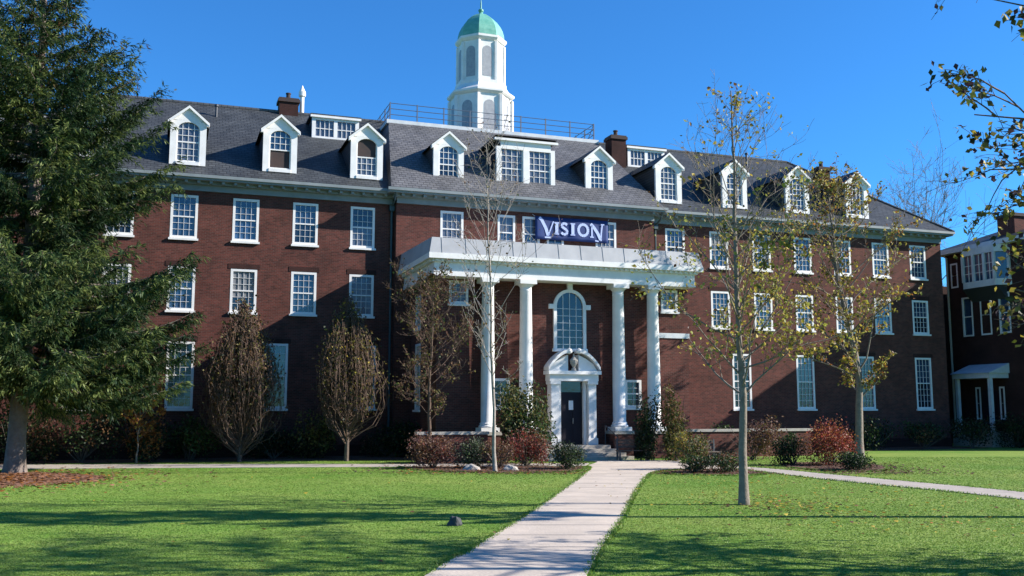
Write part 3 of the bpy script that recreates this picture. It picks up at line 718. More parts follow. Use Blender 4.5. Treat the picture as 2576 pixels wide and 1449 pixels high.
# ================================================================== BANNER (hangs on the hall)
bn = tag(empty('banner', W(18.95, PV - .12, 10.95), TH), 'deep blue cloth banner with pale lettering hung under the eaves above the entrance', 'banner')
bm_ = MB(); NX, NZ = 28, 6; bw_, bh_ = 4.15, 1.2
def bz(i, k): return -.018 * math.sin(i * .9) * (1 - k / NZ) - .02 * math.sin(i * .37 + 1)
for i in range(NX):
    for k in range(NZ):
        f_ = lambda a, b: (-bw_ / 2 + bw_ * a / NX, bz(a, b), bh_ * b / NZ)
        bm_.face([f_(i, k), f_(i + 1, k), f_(i + 1, k + 1), f_(i, k + 1)])
co = bm_.build('cloth', 'banner', bn, True, weld=True)
md = co.modifiers.new('thickness', 'SOLIDIFY'); md.thickness = .012
lt = MB()
def stroke(pts, w0, w1=None):
    w1 = w0 if w1 is None else w1; n_ = len(pts); w0 *= 1.2; w1 *= 1.2
    for i in range(n_ - 1):
        (x0, z0), (x1, z1) = pts[i], pts[i + 1]; dx, dz_ = x1 - x0, z1 - z0; L = math.hypot(dx, dz_) or 1; nx, nz = -dz_ / L, dx / L
        wa = w0 + (w1 - w0) * i / (n_ - 1); wb = w0 + (w1 - w0) * (i + 1) / (n_ - 1)
        lt.face([(x0 - nx * wa / 2, -.045, z0 - nz * wa / 2), (x1 - nx * wb / 2, -.045, z1 - nz * wb / 2), (x1 + nx * wb / 2, -.045, z1 + nz * wb / 2), (x0 + nx * wa / 2, -.045, z0 + nz * wa / 2)])
def serif(x, z, w=.26): stroke([(x - w / 2, z), (x + w / 2, z)], .05)
zb_, zt_ = .33, .92
# V I S I O N, V and N swashed beyond the line
stroke([(-1.86, 1.14), (-1.72, 1.02), (-1.50, .62), (-1.36, .22)], .13, .15); stroke([(-1.36, .2), (-1.2, .62), (-1.06, .98)], .05); stroke([(-1.55, .12), (-1.2, .12)], .07)
stroke([(-.88, zb_), (-.88, zt_)], .14); serif(-.88, zb_); serif(-.88, zt_)
sp_ = [(-.30 + .0, .84), (-.42, .92), (-.56, .88), (-.60, .76), (-.48, .66), (-.34, .58), (-.28, .46), (-.36, .35), (-.5, .33), (-.62, .42)]
stroke(sp_, .11)
stroke([(.03, zb_), (.03, zt_)], .14); serif(.03, zb_); serif(.03, zt_)
stroke([(.62 + .27 * math.cos(a), .62 + .30 * math.sin(a)) for a in [2 * math.pi * k / 20 for k in range(21)]], .12)
stroke([(1.12, .30), (1.12, .92)], .07); stroke([(1.05, .98), (1.25, .78), (1.45, .5), (1.62, .16)], .14); stroke([(1.64, .1), (1.66, .5), (1.72, .98)], .06); serif(1.12, .28, .22); serif(1.74, .98, .2); stroke([(1.3, .1), (1.5, .07)], .06)
lt.build('lettering', 'lettering', bn)
rp = MB()
for x in (-bw_ / 2, bw_ / 2):
    for z in (0, bh_): rp.bar((x, 0, z), (x * 1.05, .1, z + (.12 if z else -.1)), .012)
rp.build('tie_rope', 'white_old', bn)

# ================================================================== SECOND BUILDING at right
b2 = tag(empty('brick_house', W(47, 0), TH), 'shaded dark brick house with white oriel window at the right edge', 'building')
def b2p(mb, name, m, parent=b2): return mb.build(name, m, parent, False, (-47, 0, 0))
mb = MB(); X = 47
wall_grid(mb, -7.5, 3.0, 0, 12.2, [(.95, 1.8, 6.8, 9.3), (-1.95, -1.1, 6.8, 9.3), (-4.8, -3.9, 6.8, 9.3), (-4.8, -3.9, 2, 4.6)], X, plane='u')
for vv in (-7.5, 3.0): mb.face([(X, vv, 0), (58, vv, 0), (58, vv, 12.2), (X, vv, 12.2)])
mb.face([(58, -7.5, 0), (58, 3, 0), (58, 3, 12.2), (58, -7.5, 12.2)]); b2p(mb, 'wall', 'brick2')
mb = MB(); ov = .45
q = [(X - ov, -7.5 - ov, 12.5), (58 + ov, -7.5 - ov, 12.5), (58 + ov, 3 + ov, 12.5), (X - ov, 3 + ov, 12.5)]; t = [(51.2, -3.4, 14.3), (54, -3.4, 14.3), (54, -1.0, 14.3), (51.2, -1.0, 14.3)]
for k in range(4): mb.face([q[k], q[(k + 1) % 4], t[(k + 1) % 4], t[k]])
mb.face(t); mb.face(q[::-1]); b2p(mb, 'roof', 'slate')
mb = MB(); mb.box(X - ov - .03, 58 + ov, -7.5 - ov, 3 + ov + .03, 12.2, 12.495); b2p(mb, 'cornice', 'white_old')
mb = MB(); mb.box(47.6, 48.6, -2.1, -.8, 12.6, 13.95, 0); mb.box(47.5, 48.7, -2.2, -.7, 13.952, 14.15, 1); b2p(mb, 'chimney', ['brick', 'soot'])
mb = MB(); mb.prism([(X, 1.3), (X - .8, .8), (X - .8, -1.7), (X, -2.2)], 'z', 9.7, 10.1); mb.prism([(X, 1.3), (X - .8, .8), (X - .8, -1.7), (X, -2.2)], 'z', 11.75, 12.19)
for (u_, v_) in ((X - .05, 1.22), (X - .76, .78), (X - .76, -.05), (X - .76, -.9), (X - .76, -1.66), (X - .05, -2.1)): mb.box(u_ - .07, u_ + .07, v_ - .08, v_ + .08, 10.102, 11.748)
ori = b2p(mb, 'oriel_window', 'white_old')  # darker white used here to put shade into the oriel's colour
mb = MB(); mb.prism([(X, 1.2), (X - .7, .72), (X - .7, -1.62), (X, -2.1)], 'z', 10.104, 11.746); b2p(mb, 'pane', 'glass_a', ori)
mb = MB()
for v_ in (.37, -.47, -1.28): mb.box(X - .74, X - .705, v_ - .02, v_ + .02, 10.11, 11.74)
for z_ in (10.6, 11.1): mb.box(X - .735, X - .71, -1.6, .7, z_, z_ + .03)
b2p(mb, 'muntins', 'white', ori)
mb = MB(); mb.prism([(X, 9.695), (X - .8, 9.695), (X, 8.9)], 'y', -1.8, .9); b2p(mb, 'corbel', 'lead', ori)
for (a, b, c, d) in ((.95, 1.8, 6.8, 9.3), (-1.95, -1.1, 6.8, 9.3), (-.5, .35, 6.8, 9.3), (2.0, 2.6, 10.0, 11.6), (-1.15, -.75, 1.6, 3.6), (.7, 1.1, 1.6, 3.6), (-4.8, -3.9, 6.8, 9.3), (-4.8, -3.9, 2, 4.6)):
    f = MB(); f.box(X - .02, X + .06, a, a + .1, c, d); f.box(X - .02, X + .06, b - .1, b, c, d); f.box(X - .02, X + .06, a + .1, b - .1, c, c + .1); f.box(X - .02, X + .06, a + .1, b - .1, d - .1, d); f.box(X, X + .05, a + .1, b - .1, (c + d) / 2 - .03, (c + d) / 2 + .03)
    fo = b2p(f, 'window', 'white'); g_ = MB(); g_.box(X + .07, X + .09, a + .1, b - .1, c + .1, d - .1); b2p(g_, 'pane', 'glass_a', fo)
mb = MB()                                     # porch hood on posts
mb.box(X - 1.5, X - .002, -1.5, 1.4, 4.1, 4.4); mb.prism([(X, 4.402), (X - 1.6, 4.402), (X, 5.0)], 'y', -1.6, 1.5)
for v_ in (-1.35, 1.2): mb.box(X - 1.4, X - 1.2, v_ - .1, v_ + .1, .9, 4.098)
po = b2p(mb, 'porch', 'white_old')
mb = MB(); mb.box(X - .06, X - .004, -.6, .5, .9, 3.4); b2p(mb, 'door', 'door', po)
mb = MB(); mb.box(X - 1.6, X - .004, -1.6, 1.5, 0, .898); b2p(mb, 'porch_floor', 'stone', po)
mb = MB(); mb.tube([(X - .5, 3.2, 12.4), (X - .15, 2.75, 12.0), (X - .15, 2.75, .1)], .07, 8); b2p(mb, 'downpipe', 'tan')

# ================================================================== TREES
def leaf_quad(mb, p, s, mi, droop=0.0):
    d = Vector((random.gauss(0, 1), random.gauss(0, 1), random.gauss(0, 1) - droop)); d.normalize()
    n_ = Vector((random.gauss(0, 1), random.gauss(0, 1), random.gauss(0, 1))); w = d.cross(n_)
    if w.length < 1e-3: return
    w.normalize(); s *= random.uniform(.65, 1.3); p = Vector(p); fold = n_.normalized() * s * .12
    mb.face([p - d * s * .5, p + w * s * .36 + fold, p + d * s * .55, p - w * s * .36 + fold], mi)

def wpick(w):
    r = random.random() * sum(w)
    for i, x in enumerate(w):
        r -= x
        if r <= 0: return i
    return len(w) - 1

def broadleaf(name, label, cat, base, H, r0, path=None, z_first=2.4, crown_r=2.0, nbr=26, up=.75, bark='bark', leaves=('leaf_olive',), weights=None, leaf_n=2, leaf_s=.09,
              seed=1, group=None, bias=None, leaf_z=None, prof=None, twig_n=6, thin=.011, subtwig=True, droop=.0):
    """tapered trunk, limbs, twigs and single leaves; prof(t) gives relative crown radius at relative height t"""
    random.seed(seed); root = tag(empty(name, base), label, cat, group)
    T = MB(); Lf = MB(); weights = weights or [1] * len(leaves)
    prof = prof or (lambda t: math.sin(math.pi * min(1, t * .9 + .12)) ** .7)
    path = path or [(0, 0, 0), (random.uniform(-.1, .1), 0, H * .4), (random.uniform(-.15, .15), 0, H * .75), (0, 0, H)]
    def at(z):
        for a, b in zip(path[:-1], path[1:]):
            if z <= b[2]: t = (z - a[2]) / (b[2] - a[2]); return Vector(a).lerp(Vector(b), max(0, t))
        return Vector(path[-1])
    N = 16; tp = [at(H * k / N) + (Vector((random.gauss(0, .02), random.gauss(0, .02), 0)) if k else Vector()) for k in range(N + 1)]
    T.tube(tp, [r0 * (1.25 if k == 0 else 1) * (1 - .93 * (k / N) ** .85) + .006 for k in range(N + 1)], 9)
    def leafy(p, scale=1.0):
        if leaf_z and not (leaf_z[0] <= p.z <= leaf_z[1]): return
        if bias and random.random() > bias(p): return
        for _ in range(leaf_n): leaf_quad(Lf, p + Vector((random.gauss(0, .07), random.gauss(0, .07), random.gauss(0, .07))), leaf_s, wpick(weights), droop)
    def limb(p, d, L, r, lev):
        n_ = 5 if lev < 2 else 3; pts = [p]; dd = d.copy()
        for k in range(n_):
            dd = (dd + Vector((random.gauss(0, .16), random.gauss(0, .16), random.gauss(.05, .12) - droop * .15))).normalized(); pts.append(pts[-1] + dd * L / n_)
        T.tube(pts, [max(thin * .5, r * (1 - .75 * k / n_)) for k in range(n_ + 1)], 5 if lev == 0 else 3)
        if lev < (2 if subtwig else 1):
            m = twig_n if lev == 0 else max(3, twig_n - 2)
            for k in range(m):
                t = random.uniform(.25, 1.0); i = min(n_ - 1, int(t * n_)); q_ = pts[i].lerp(pts[i + 1], t * n_ - i)
                nd = (dd + Vector((random.gauss(0, .75), random.gauss(0, .75), random.gauss(.2, .5)))).normalized()
                limb(q_, nd, L * random.uniform(.28, .5) * (1.15 - .4 * t), max(thin * .6, r * .4), lev + 1)
        if lev >= 1:
            for q_ in pts[1:]: leafy(q_)
    for k in range(nbr):
        t = (k + random.random()) / nbr; z = z_first + (H * .96 - z_first) * t ** 1.05
        a = k * 2.399 + random.gauss(0, .4); rr = crown_r * prof(t) * random.uniform(.65, 1.12) + .15
        d = Vector((math.cos(a), math.sin(a), up * random.uniform(.7, 1.4) * (1 + 1.2 * t))).normalized()
        limb(at(z), d, rr / max(.35, math.hypot(d.x, d.y)), max(thin, r0 * .27 * (1 - .75 * t)), 0)
    T.build('trunk', bark, root, True, fixn=False)
    if Lf.f: Lf.build('crown', list(leaves), root, fixn=False)
    return root

# maple-like young tree on the right lawn
broadleaf('young_tree', 'slim pale trunked young tree standing alone on the right lawn with sparse yellow leaves', 'tree', (5.42, 23.2, 0), 10.0, .108,
          path=[(0, 0, 0), (.03, 0, 3), (-.05, 0, 5.5), (.0, 0, 8), (-.02, 0, 10.0)], z_first=2.35, crown_r=2.25, nbr=44, up=.72, thin=.007, bark='bark_pale',
          leaves=('leaf_yellow', 'leaf_olive', 'leaf_brown', 'leaf_lime'), weights=(6, 3, 1.5, 5), leaf_n=2, leaf_s=.10, seed=4, twig_n=6,
          bias=lambda p: (.9 if p.x > .1 else .55) if p.z < 6.4 else (.2 if p.z < 7.5 else .07), prof=lambda t: (1 - t) ** .75 * (.85 + .55 * min(1, t * 4)) if t > 0 else .8)
broadleaf('leaning_tree', 'taller orange and olive leaved tree leaning left in front of the right wing', 'tree', (15.9, 45.2, 0), 13.2, .2,
          path=[(0, 0, 0), (.15, 0, 3.2), (.0, 0, 5.0), (-.7, 0, 8.5), (-.95, 0, 13.2)], z_first=2.6, crown_r=2.7, nbr=40, up=.7, bark='bark_pale',
          leaves=('leaf_olive', 'leaf_orange', 'leaf_yellow', 'leaf_brown', 'leaf_lime'), weights=(4, 1.6, 4, 2, 3), leaf_n=2, leaf_s=.15, seed=7, twig_n=6, thin=.018,
          bias=lambda p: .8 if p.z < 9 else .5)
broadleaf('slender_tree', 'very thin whitish trunked young tree rising from the left planting bed', 'tree', (-.6, 35.1, 0), 12.0, .068,
          path=[(0, 0, 0), (-.08, 0, 3), (-.22, 0, 7), (-.38, 0, 12.0)], z_first=2.9, crown_r=1.55, nbr=30, up=.8, bark='bark_birch',
          leaves=('leaf_olive', 'leaf_brown', 'leaf_green'), weights=(3, 4, 2), leaf_n=1, leaf_s=.09, seed=12, twig_n=5, thin=.013, bias=lambda p: .35 if p.z < 8 else .12,
          prof=lambda t: .45 + .75 * math.sin(math.pi * min(1, t * .95 + .1)))
broadleaf('brown_leaved_tree', 'thin dark tree with withered olive brown leaves left of the entrance columns', 'tree', (-3.35, 40.3, 0), 7.9, .09,
          z_first=1.7, crown_r=1.9, nbr=34, up=.5, bark='twig', leaves=('leaf_brown', 'leaf_olive', 'leaf_green', 'leaf_mauve'), weights=(4, 4, 2, 1), leaf_n=1, leaf_s=.11, seed=21, twig_n=8, thin=.012, bias=lambda p: .3)
# columnar trees against the left wing
def columnar(name, label, base, H, zf, rad, leaves, weights, seed, bias=None, n=150):
    random.seed(seed); root = tag(empty(name, base), label, 'tree', 'columnar trees against the left wing'); T = MB(); Lf = MB()
    T.tube([(0, 0, 0), (.02, 0, zf), (0, 0, H * .95)], [.11, .09, .02], 8)
    for k in range(n):
        a = random.random() * 6.28; z0 = random.uniform(zf * .7, H * .5); rr = rad * math.sqrt(random.random()) * (1 + .16 * math.sin(3 * a + seed) + .12 * math.sin(5 * a)) * (1.25 if random.random() < .06 else 1)
        ht = random.uniform(.45, 1.08) * (H - z0); pts = [Vector((0, 0, z0))]
        for j in range(1, 7):
            t = j / 6; env = math.sin(math.pi * max(.0, min(1, (z0 + ht * t - zf * .5) / (H - zf * .5))) ** .62) ** .55
            pts.append(Vector((rr * math.cos(a) * env * min(1, t * 5) + random.gauss(0, .06), rr * math.sin(a) * env * min(1, t * 5) + random.gauss(0, .04), z0 + ht * t)))
        T.tube(pts, [.02 * (1 - .6 * j / 6) for j in range(7)], 3, 1)
        for p, q_ in zip(pts[1:-1], pts[2:]):
            for _ in range(5):
                s_ = p.lerp(q_, random.random()); s_ = s_ + Vector((random.gauss(0, .1), random.gauss(0, .1), 0))
                e_ = s_ + Vector((random.gauss(0, .12), random.gauss(0, .12), random.uniform(.15, .4)))
                if random.random() < .5: T.bar(tuple(s_), tuple(e_), .008, 3, 1)
                if random.random() < (bias(s_) if bias else .5): leaf_quad(Lf, e_, .12, wpick(weights))
    T.build('trunk', ['bark', 'twig'], root, fixn=False); Lf.build('crown', leaves, root, fixn=False); return root
columnar('columnar_tree', 'broader dull brown columnar tree against the left wing, nearer the spruce', (-11.6, 42.0, 0), 6.5, .12, 1.55, ['leaf_brown', 'leaf_olive', 'leaf_mauve', 'leaf_dark'], (3, 3, 1, 2), 31, lambda p: .8, 300)
columnar('columnar_tree', 'narrower columnar tree with a yellow olive right side beside the entrance block', (-7.15, 42.6, 0), 6.7, .9, 1.4, ['leaf_olive', 'leaf_yellow', 'leaf_brown', 'leaf_dark'], (5, 1.0, 2, 2), 33, lambda p: .75 if p.x > .4 and p.z < 5 else .6, 240)
broadleaf('sapling', 'tiny staked sapling with a few orange leaves on the far left lawn edge', 'tree', (-15.55, 40.9, 0), 2.8, .035, z_first=.9, crown_r=.85, nbr=18, up=.7, bark='bark_pale',
          leaves=('leaf_orange', 'leaf_yellow', 'leaf_brown'), weights=(4, 1, 1), leaf_n=3, leaf_s=.11, seed=5, twig_n=4, thin=.01, bias=lambda p: .7)

# spruce
def spruce():
    random.seed(77); base = (-17.45, 34.7, 0); root = tag(empty('spruce_tree', base), 'large dark green spruce with drooping branches at the left edge', 'tree')
    H = 19.8; T = MB(); Nd = MB()
    T.tube([(0, 0, -.1), (0, 0, .35), (0, 0, 1.2), (.1, 0, 6), (.05, 0, 14), (0, 0, H)], [.46, .36, .31, .27, .17, .02], 12)
    def spray(p, d, L, w, mi):
        """flat needle-clad twig as narrow double blade"""
        side = d.cross(Vector((random.gauss(0, .4), random.gauss(0, .4), 1)));
        if side.length < 1e-3: return
        side.normalize(); upv = side.cross(d).normalized()
        e = p + d * L; m = p + d * L * .45
        Nd.face([p, m + side * w, e, m - side * w], mi)
        if random.random() < .45: Nd.face([p, m + upv * w * .8, e, m - upv * w * .8], mi)
    z = 3.3; k = 0
    while z < H - .3:
        t = z / H; RR = float(np.interp(z, [2.3, 4, 6, 8, 10, 12, 14.3, 16, 17.4, 19.5], [4.9, 6.1, 6.0, 5.1, 4.8, 4.1, 3.0, 1.9, 1.2, .2]))
        nb = 10 if z < 12 else 9
        for b in range(nb):
            a = k * 1.1 + b * 6.283 / nb + random.gauss(0, .18); L = RR * random.uniform(.72, 1.12)
            dx, dy = math.cos(a), math.sin(a)
            if dx > .1 and 7.6 < z < 9.6: L *= .55
            if dx > .2 and z < 3.0 : L *= .85
            dr = random.uniform(.16, .34) * (1 - .75 * t); pts = []
            n_ = 8
            for j in range(n_ + 1):
                s_ = j / n_; zz = z + L * (-dr * math.sin(s_ * 2.0) + .30 * s_ * s_ * (.5 + t)) + (.18 * L * s_ if t > .55 else 0)
                wob = random.gauss(0, .05) * s_ * 2; pts.append(Vector((dx * L * s_ - dy * wob, dy * L * s_ + dx * wob, zz)))
            T.tube(pts, [max(.012, .07 * (1 - t) * (1 - .85 * j / n_)) for j in range(n_ + 1)], 4)
            tone = random.random()
            ns = int(L * 17)
            for i in range(ns):
                s_ = .16 + .84 * (i + random.random()) / ns; f_ = s_ * n_; j = min(n_ - 1, int(f_)); p = pts[j].lerp(pts[j + 1], f_ - j)
                dirb = (pts[j + 1] - pts[j]).normalized(); sd = random.choice((-1, 1)); side = Vector((-dy, dx, 0)) * sd
                tl = (.35 + .8 * (1 - abs(s_ - .55))) * min(1, L / 3.2) * random.uniform(.5, 1.1)
                # secondary branchlet with hanging sprays
                d2 = (dirb * .75 + side * random.uniform(.35, .95) + Vector((0, 0, random.uniform(-.55, .12)))).normalized(); q0 = p
                m = max(2, int(tl * 8))
                for h in range(m):
                    q_ = q0 + d2 * tl * h / m + Vector((0, 0, -.12 * (h / m) ** 2))
                    d3 = (d2 + Vector((random.gauss(0, .55), random.gauss(0, .55), random.uniform(-.9, .15)))).normalized()
                    r = random.random(); mi = 0 if r < .34 else (1 if r < .72 else 2)
                    if tone > .75 and r > .5: mi = 2
                    if tone < .25 and r > .5: mi = 0
                    if z > 13 and random.random() < .06: mi = 3
                    spray(q_, d3, random.uniform(.16, .32), random.uniform(.012, .026), mi); spray(q_ + Vector((random.gauss(0, .05), random.gauss(0, .05), -.03)), (d3 + Vector((0, 0, -.7))).normalized(), random.uniform(.14, .3), random.uniform(.012, .024), mi); spray(q_, (d3 + Vector((random.gauss(0, .5), random.gauss(0, .5), random.gauss(-.1, .4)))).normalized(), random.uniform(.16, .3), random.uniform(.018, .034), mi)
        z += .42 + .012 * z; k += 1
    T.build('trunk', 'bark_spruce', root, True, fixn=False)
    Nd.build('crown', ['needle_dark', 'needle', 'needle_light', 'needle_brown'], root, fixn=False)
    print('spruce faces', len(Nd.f))
spruce()

# trees at the right, trunks just outside the picture, branches reach in and shade the lawn
broadleaf('overhanging_tree', 'near tree whose hanging leafy branches reach in at the right edge against the sky', 'tree', (11.0, 13.8, 0), 12.0, .2, z_first=2.4, crown_r=3.9, prof=lambda t: 1.02 - .22 * t + .08 * math.sin(11 * t), nbr=56, up=.42, bark='bark',
          leaves=('leaf_olive', 'leaf_purple', 'leaf_dark', 'leaf_yellow'), weights=(5, 2, 1, 3), leaf_n=3, leaf_s=.12, seed=42, twig_n=8, thin=.010, bias=lambda p: .5, droop=.8)
broadleaf('lawn_tree', 'leafy tree beyond the right edge shading the middle of the lawn', 'tree', (15.2, 20.6, 0), 17.0, .24, z_first=7.0, crown_r=1.7, nbr=34, up=.8, bark='bark',
          leaves=('leaf_olive', 'leaf_brown'), leaf_n=3, leaf_s=.2, seed=43, twig_n=6, thin=.012, bias=lambda p: .8)
broadleaf('bare_tree', 'bare twiggy grey tree showing behind the right end of the long roof', 'tree', tuple(W(62.5, 22)), 20.5, .3, z_first=7, crown_r=6.0, nbr=34, up=.8, bark='bark_pale', leaves=('leaf_brown',), leaf_n=1, leaf_s=.1, seed=44, twig_n=8, thin=.02, bias=lambda p: .02)

# ================================================================== SHRUBS
def shrub(name, label, x, d, rx, h, leaves, weights=None, n=2600, s=.075, seed=1, z0=.05, ry=None, group=None, lobes=7, stems=10):
    random.seed(seed); root = tag(empty(name, (x, d, 0)), label, 'shrub', group); Lf = MB(); T = MB(); ry = ry or rx; weights = weights or [1] * len(leaves)
    lob = [(Vector((random.uniform(-.6, .6) * rx, random.uniform(-.6, .6) * ry, z0 + h * random.uniform(.25, .78))), random.uniform(.3, .52)) for _ in range(lobes)]
    for c_, q_ in lob: T.tube([(random.gauss(0, .06), random.gauss(0, .06), 0), (c_.x * .5, c_.y * .5, c_.z * .5), tuple(c_)], [.025, .018, .008], 4)
    for _ in range(stems):
        a = random.random() * 6.28; T.bar((0, 0, 0), (math.cos(a) * rx * .8, math.sin(a) * ry * .8, h * random.uniform(.5, .95)), .01, 3)
    tone = [wpick(weights) for _ in lob]
    for i in range(n):
        k = random.randrange(lobes); c_, q_ = lob[k]
        d_ = Vector((random.gauss(0, 1), random.gauss(0, 1), random.gauss(0, 1))).normalized(); rr = random.random() ** .4 * q_ * random.uniform(.8, 1.25)
        p = c_ + Vector((d_.x * rx * rr * 1.3, d_.y * ry * rr * 1.3, d_.z * h * rr)); 
        if p.z < .03: p.z = random.uniform(.03, .25)
        leaf_quad(Lf, p, s, tone[k] if random.random() < .45 else wpick(weights))
    T.build('stems', 'bark', root, fixn=False); Lf.build('foliage', list(leaves), root, fixn=False); return root
G1 = 'shrubs in the beds before the entrance'
shrub('rhododendron', 'tall dark green evergreen shrub beside the left side of the door', .55, 41.3, 1.25, 3.1, ['leaf_dark', 'leaf_green', 'leaf_olive'], (4, 4, 2), 5200, .12, 1, group=G1, lobes=12)
shrub('red_shrub', 'red autumn shrub behind the slender tree, left of the walk', .55, 38.6, 1.0, 1.35, ['leaf_red', 'leaf_brown', 'leaf_scarlet', 'leaf_mauve'], (3, 3, 2, 2), 2800, .08, 2, group=G1)
shrub('low_conifer', 'low dark evergreen shrub at the left corner of the walk', 2.1, 36.9, .8, .85, ['leaf_dark', 'leaf_green', 'leaf_grey'], (5, 3, 1), 2400, .07, 3, group=G1)
shrub('brown_shrub', 'low reddish brown shrub at the left end of the bed', -3.0, 37.6, .95, 1.15, ['leaf_brown', 'leaf_mauve', 'leaf_red'], (4, 4, 1), 2600, .08, 4, group=G1)
shrub('grey_green_shrub', 'small grey green shrub between the brown shrub and slender tree', -1.55, 37.3, .6, 1.05, ['leaf_grey', 'leaf_green', 'leaf_dark'], (3, 3, 2), 1700, .07, 5, group=G1)
shrub('twiggy_shrub', 'thin brown twiggy shrub at the foot of the slender tree', -.5, 37.0, .7, .95, ['leaf_brown', 'leaf_mauve', 'leaf_olive'], (4, 3, 1), 1300, .07, 6, group=G1, stems=40)
shrub('upright_shrub', 'tall dark blue green shrub right of the door columns', 6.0, 43.3, .65, 2.9, ['leaf_dark', 'leaf_green'], (5, 2), 2600, .11, 7, group=G1, lobes=9)
shrub('olive_shrub', 'tall olive shrub in front of the rightmost column', 7.1, 42.6, .6, 3.1, ['leaf_olive', 'leaf_green', 'leaf_brown'], (4, 3, 2), 2400, .11, 8, group=G1, lobes=9)
shrub('golden_shrub', 'rounded yellow olive shrub right of the walk behind dark low plants', 6.8, 36.6, .85, 1.35, ['leaf_olive', 'leaf_green', 'leaf_brown', 'leaf_yellow'], (4, 2, 3, .4), 2600, .075, 9, group=G1)
shrub('edging_shrub', 'low dark plants speckled with white at the right bed front', 6.4, 34.6, .8, .6, ['leaf_dark', 'leaf_green', 'leaf_white', 'leaf_brown'], (4, 3, .25, 2), 1900, .065, 10, group=G1)
shrub('edging_shrub', 'low dark green plants next to the trunk of the young tree', 7.6, 34.8, .75, .65, ['leaf_dark', 'leaf_green', 'leaf_brown'], (4, 4, 2), 1700, .065, 11, group=G1)
shrub('dark_shrub', 'rounded dark green shrub left of the scarlet bush', 11.3, 39.6, .75, 1.25, ['leaf_dark', 'leaf_green'], (5, 2), 2200, .08, 12, group=G1)
shrub('scarlet_bush', 'bright orange red autumn bush before the right wing', 12.7, 39.3, 1.05, 1.6, ['leaf_scarlet', 'leaf_red', 'leaf_orange', 'leaf_brown'], (4, 3, 2, 1), 3600, .08, 13, group=G1)
shrub('low_conifer', 'low spreading dark evergreen under the leaning tree', 12.8, 36.2, .95, .6, ['leaf_dark', 'leaf_green'], (5, 3), 2200, .07, 14, group=G1)
shrub('russet_shrub', 'dull russet shrub against the right wing left of scarlet bush', 10.6, 43.6, 1.2, 1.7, ['leaf_brown', 'leaf_mauve', 'leaf_olive'], (3, 3, 1), 2400, .1, 15, group=G1)
G2 = 'dark shrubs along the foot of the left wing'
lw = [(-9.0, 1.4, 2.2, 'leaf_red', 'dark red brown shrub on the wall left of the spruce trunk'), (-6.6, 1.3, 1.9, 'leaf_dark', 'dark shrub against the wall just right of the spruce trunk'),
      (-4.0, 1.6, 2.5, 'leaf_dark', 'large dark evergreen shrub under the spruce branches'), (-1.7, 1.0, 1.9, 'leaf_orange', 'orange tinted shrub behind the tiny sapling'),
      (.3, 1.2, 1.5, 'leaf_green', 'green shrub under the leftmost tall ground floor window'), (3.9, 1.2, 1.2, 'leaf_dark', 'low dark shrub between the two columnar trees'),
      (5.6, .9, 1.8, 'leaf_olive', 'olive shrub just left of the narrower columnar tree'), (9.2, 1.2, 1.3, 'leaf_dark', 'low dark shrub in the corner beside the entrance block')]
for i, (u, rx, h, lf, lb) in enumerate(lw):
    p = W(u, -1.9); shrub('wall_shrub', lb, p.x, p.y, rx * 1.15, h * 1.1, [lf, 'leaf_dark', 'leaf_brown', 'leaf_green'], (3, 3, 1, 1.5), 2600, .12, 50 + i, group=G2)
G3 = 'dark shrubs along the foot of the right wing'
for i, (u, rx, h, lb) in enumerate([(27.2, 1.3, 1.3, 'dark shrub at the wall behind the young tree trunk'), (36.0, 1.5, 1.7, 'wide dark shrub right of the leaning tree trunk'), (39.4, 1.5, 1.4, 'lower dark shrub under the last windows of the right wing'), (42.8, 1.6, 1.8, 'dark shrub at the right corner of the long hall'), (46.2, 1.5, 1.6, 'dark shrub at the foot of the shaded brick house')]):
    p = W(u, -2.6); shrub('wall_shrub', lb, p.x, p.y, rx, h, ['leaf_dark', 'leaf_green', 'leaf_brown'], (5, 2, 1), 1800, .12, 70 + i, group=G3)

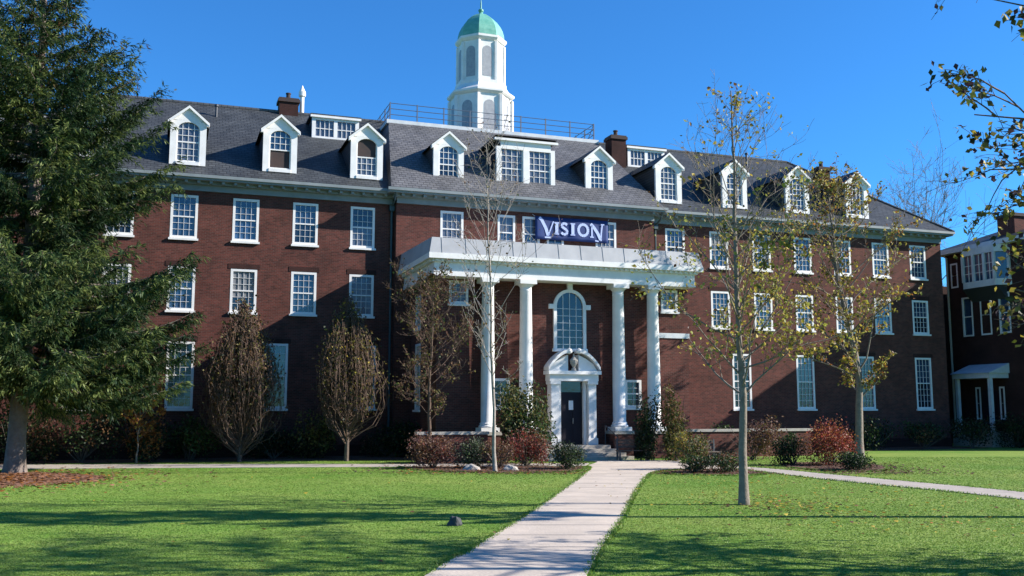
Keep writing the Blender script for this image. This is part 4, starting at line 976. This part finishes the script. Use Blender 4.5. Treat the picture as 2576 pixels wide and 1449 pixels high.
# ================================================================== SMALL THINGS
def low_wall(u0, u1, v, h, label):
    o = tag(empty('low_wall', W((u0 + u1) / 2, v), TH), label, 'wall'); L = (u1 - u0) / 2
    a = MB(); a.box(-L, L, -.17, .17, 0, h - .12); a.build('brickwork', 'brick', o); b = MB(); b.box(-L - .05, L + .05, -.23, .23, h - .118, h); b.build('coping', 'stone', o)
low_wall(22.4, 29.0, -6.4, 1.3, 'low brick garden wall with pale coping right of the entrance')
low_wall(9.0, 12.0, -7.6, 1.3, 'short low brick wall with pale coping left of the entrance')
def bench(x, y, rz, label):
    o = tag(empty('bench', (x, y, 0), rz), label, 'bench', 'dark benches right of the door')
    s = MB(); [s.box(-.75, .75, -.22 + .15 * k, -.1 + .15 * k, .42, .455) for k in range(3)]; s.build('seat', 'bark', o)
    s = MB(); [s.box(-.75, .75, .24 + .02 * k, .265 + .02 * k, .55 + .13 * k, .65 + .13 * k) for k in range(3)]; s.build('backrest', 'bark', o)
    for sx in (-.66, .66):
        l = MB(); l.box(sx - .03, sx + .03, -.2, -.15, 0, .42); l.box(sx - .03, sx + .03, .2, .238, 0, .95); l.box(sx - .03, sx + .03, -.15, .2, .37, .418); l.build('leg', 'lead', o)
bench(5.3, 43.2, R(12), 'dark bench nearest the door on the right of the steps'); bench(8.1, 41.6, R(25), 'dark bench behind the shrubs at the right of the forecourt')
def stone(name, label, x, y, sx, sy, sz, m, seed, cat='stone'):
    random.seed(seed); me = bpy.data.meshes.new(name); bm = bmesh.new(); bmesh.ops.create_icosphere(bm, subdivisions=3, radius=1)
    for v in bm.verts:
        n_ = noise.noise(v.co * 1.4 + Vector((seed, 0, 0))) * .35 + noise.noise(v.co * 4 + Vector((seed, 3, 0))) * .1
        v.co = Vector((v.co.x * sx * (1 + n_), v.co.y * sy * (1 + n_), max(-.2, v.co.z) * sz * (1 + n_)))
    bm.to_mesh(me); bm.free(); me.materials.append(M[m]); o = bpy.data.objects.new(name, me); C.objects.link(o); o.location = (x, y, sz * .15); tag(o, label, cat)
M['dark_stone'] = mat('dark_stone', (.02, .025, .03), .8, (.05, .05, .055), 8, 4)
stone('dark_stone', 'small dark lump lying on the left lawn near the walk', -1.1, 19.1, .13, .12, .17, 'dark_stone', 2)
stone('pale_stone', 'pale flat stone left of the slender tree in the bed', -1.5, 36.0, .3, .18, .2, 'stone', 4)
stone('pale_stone', 'pale flat stone right of the slender tree in the bed', -.05, 35.9, .3, .18, .18, 'stone', 6)
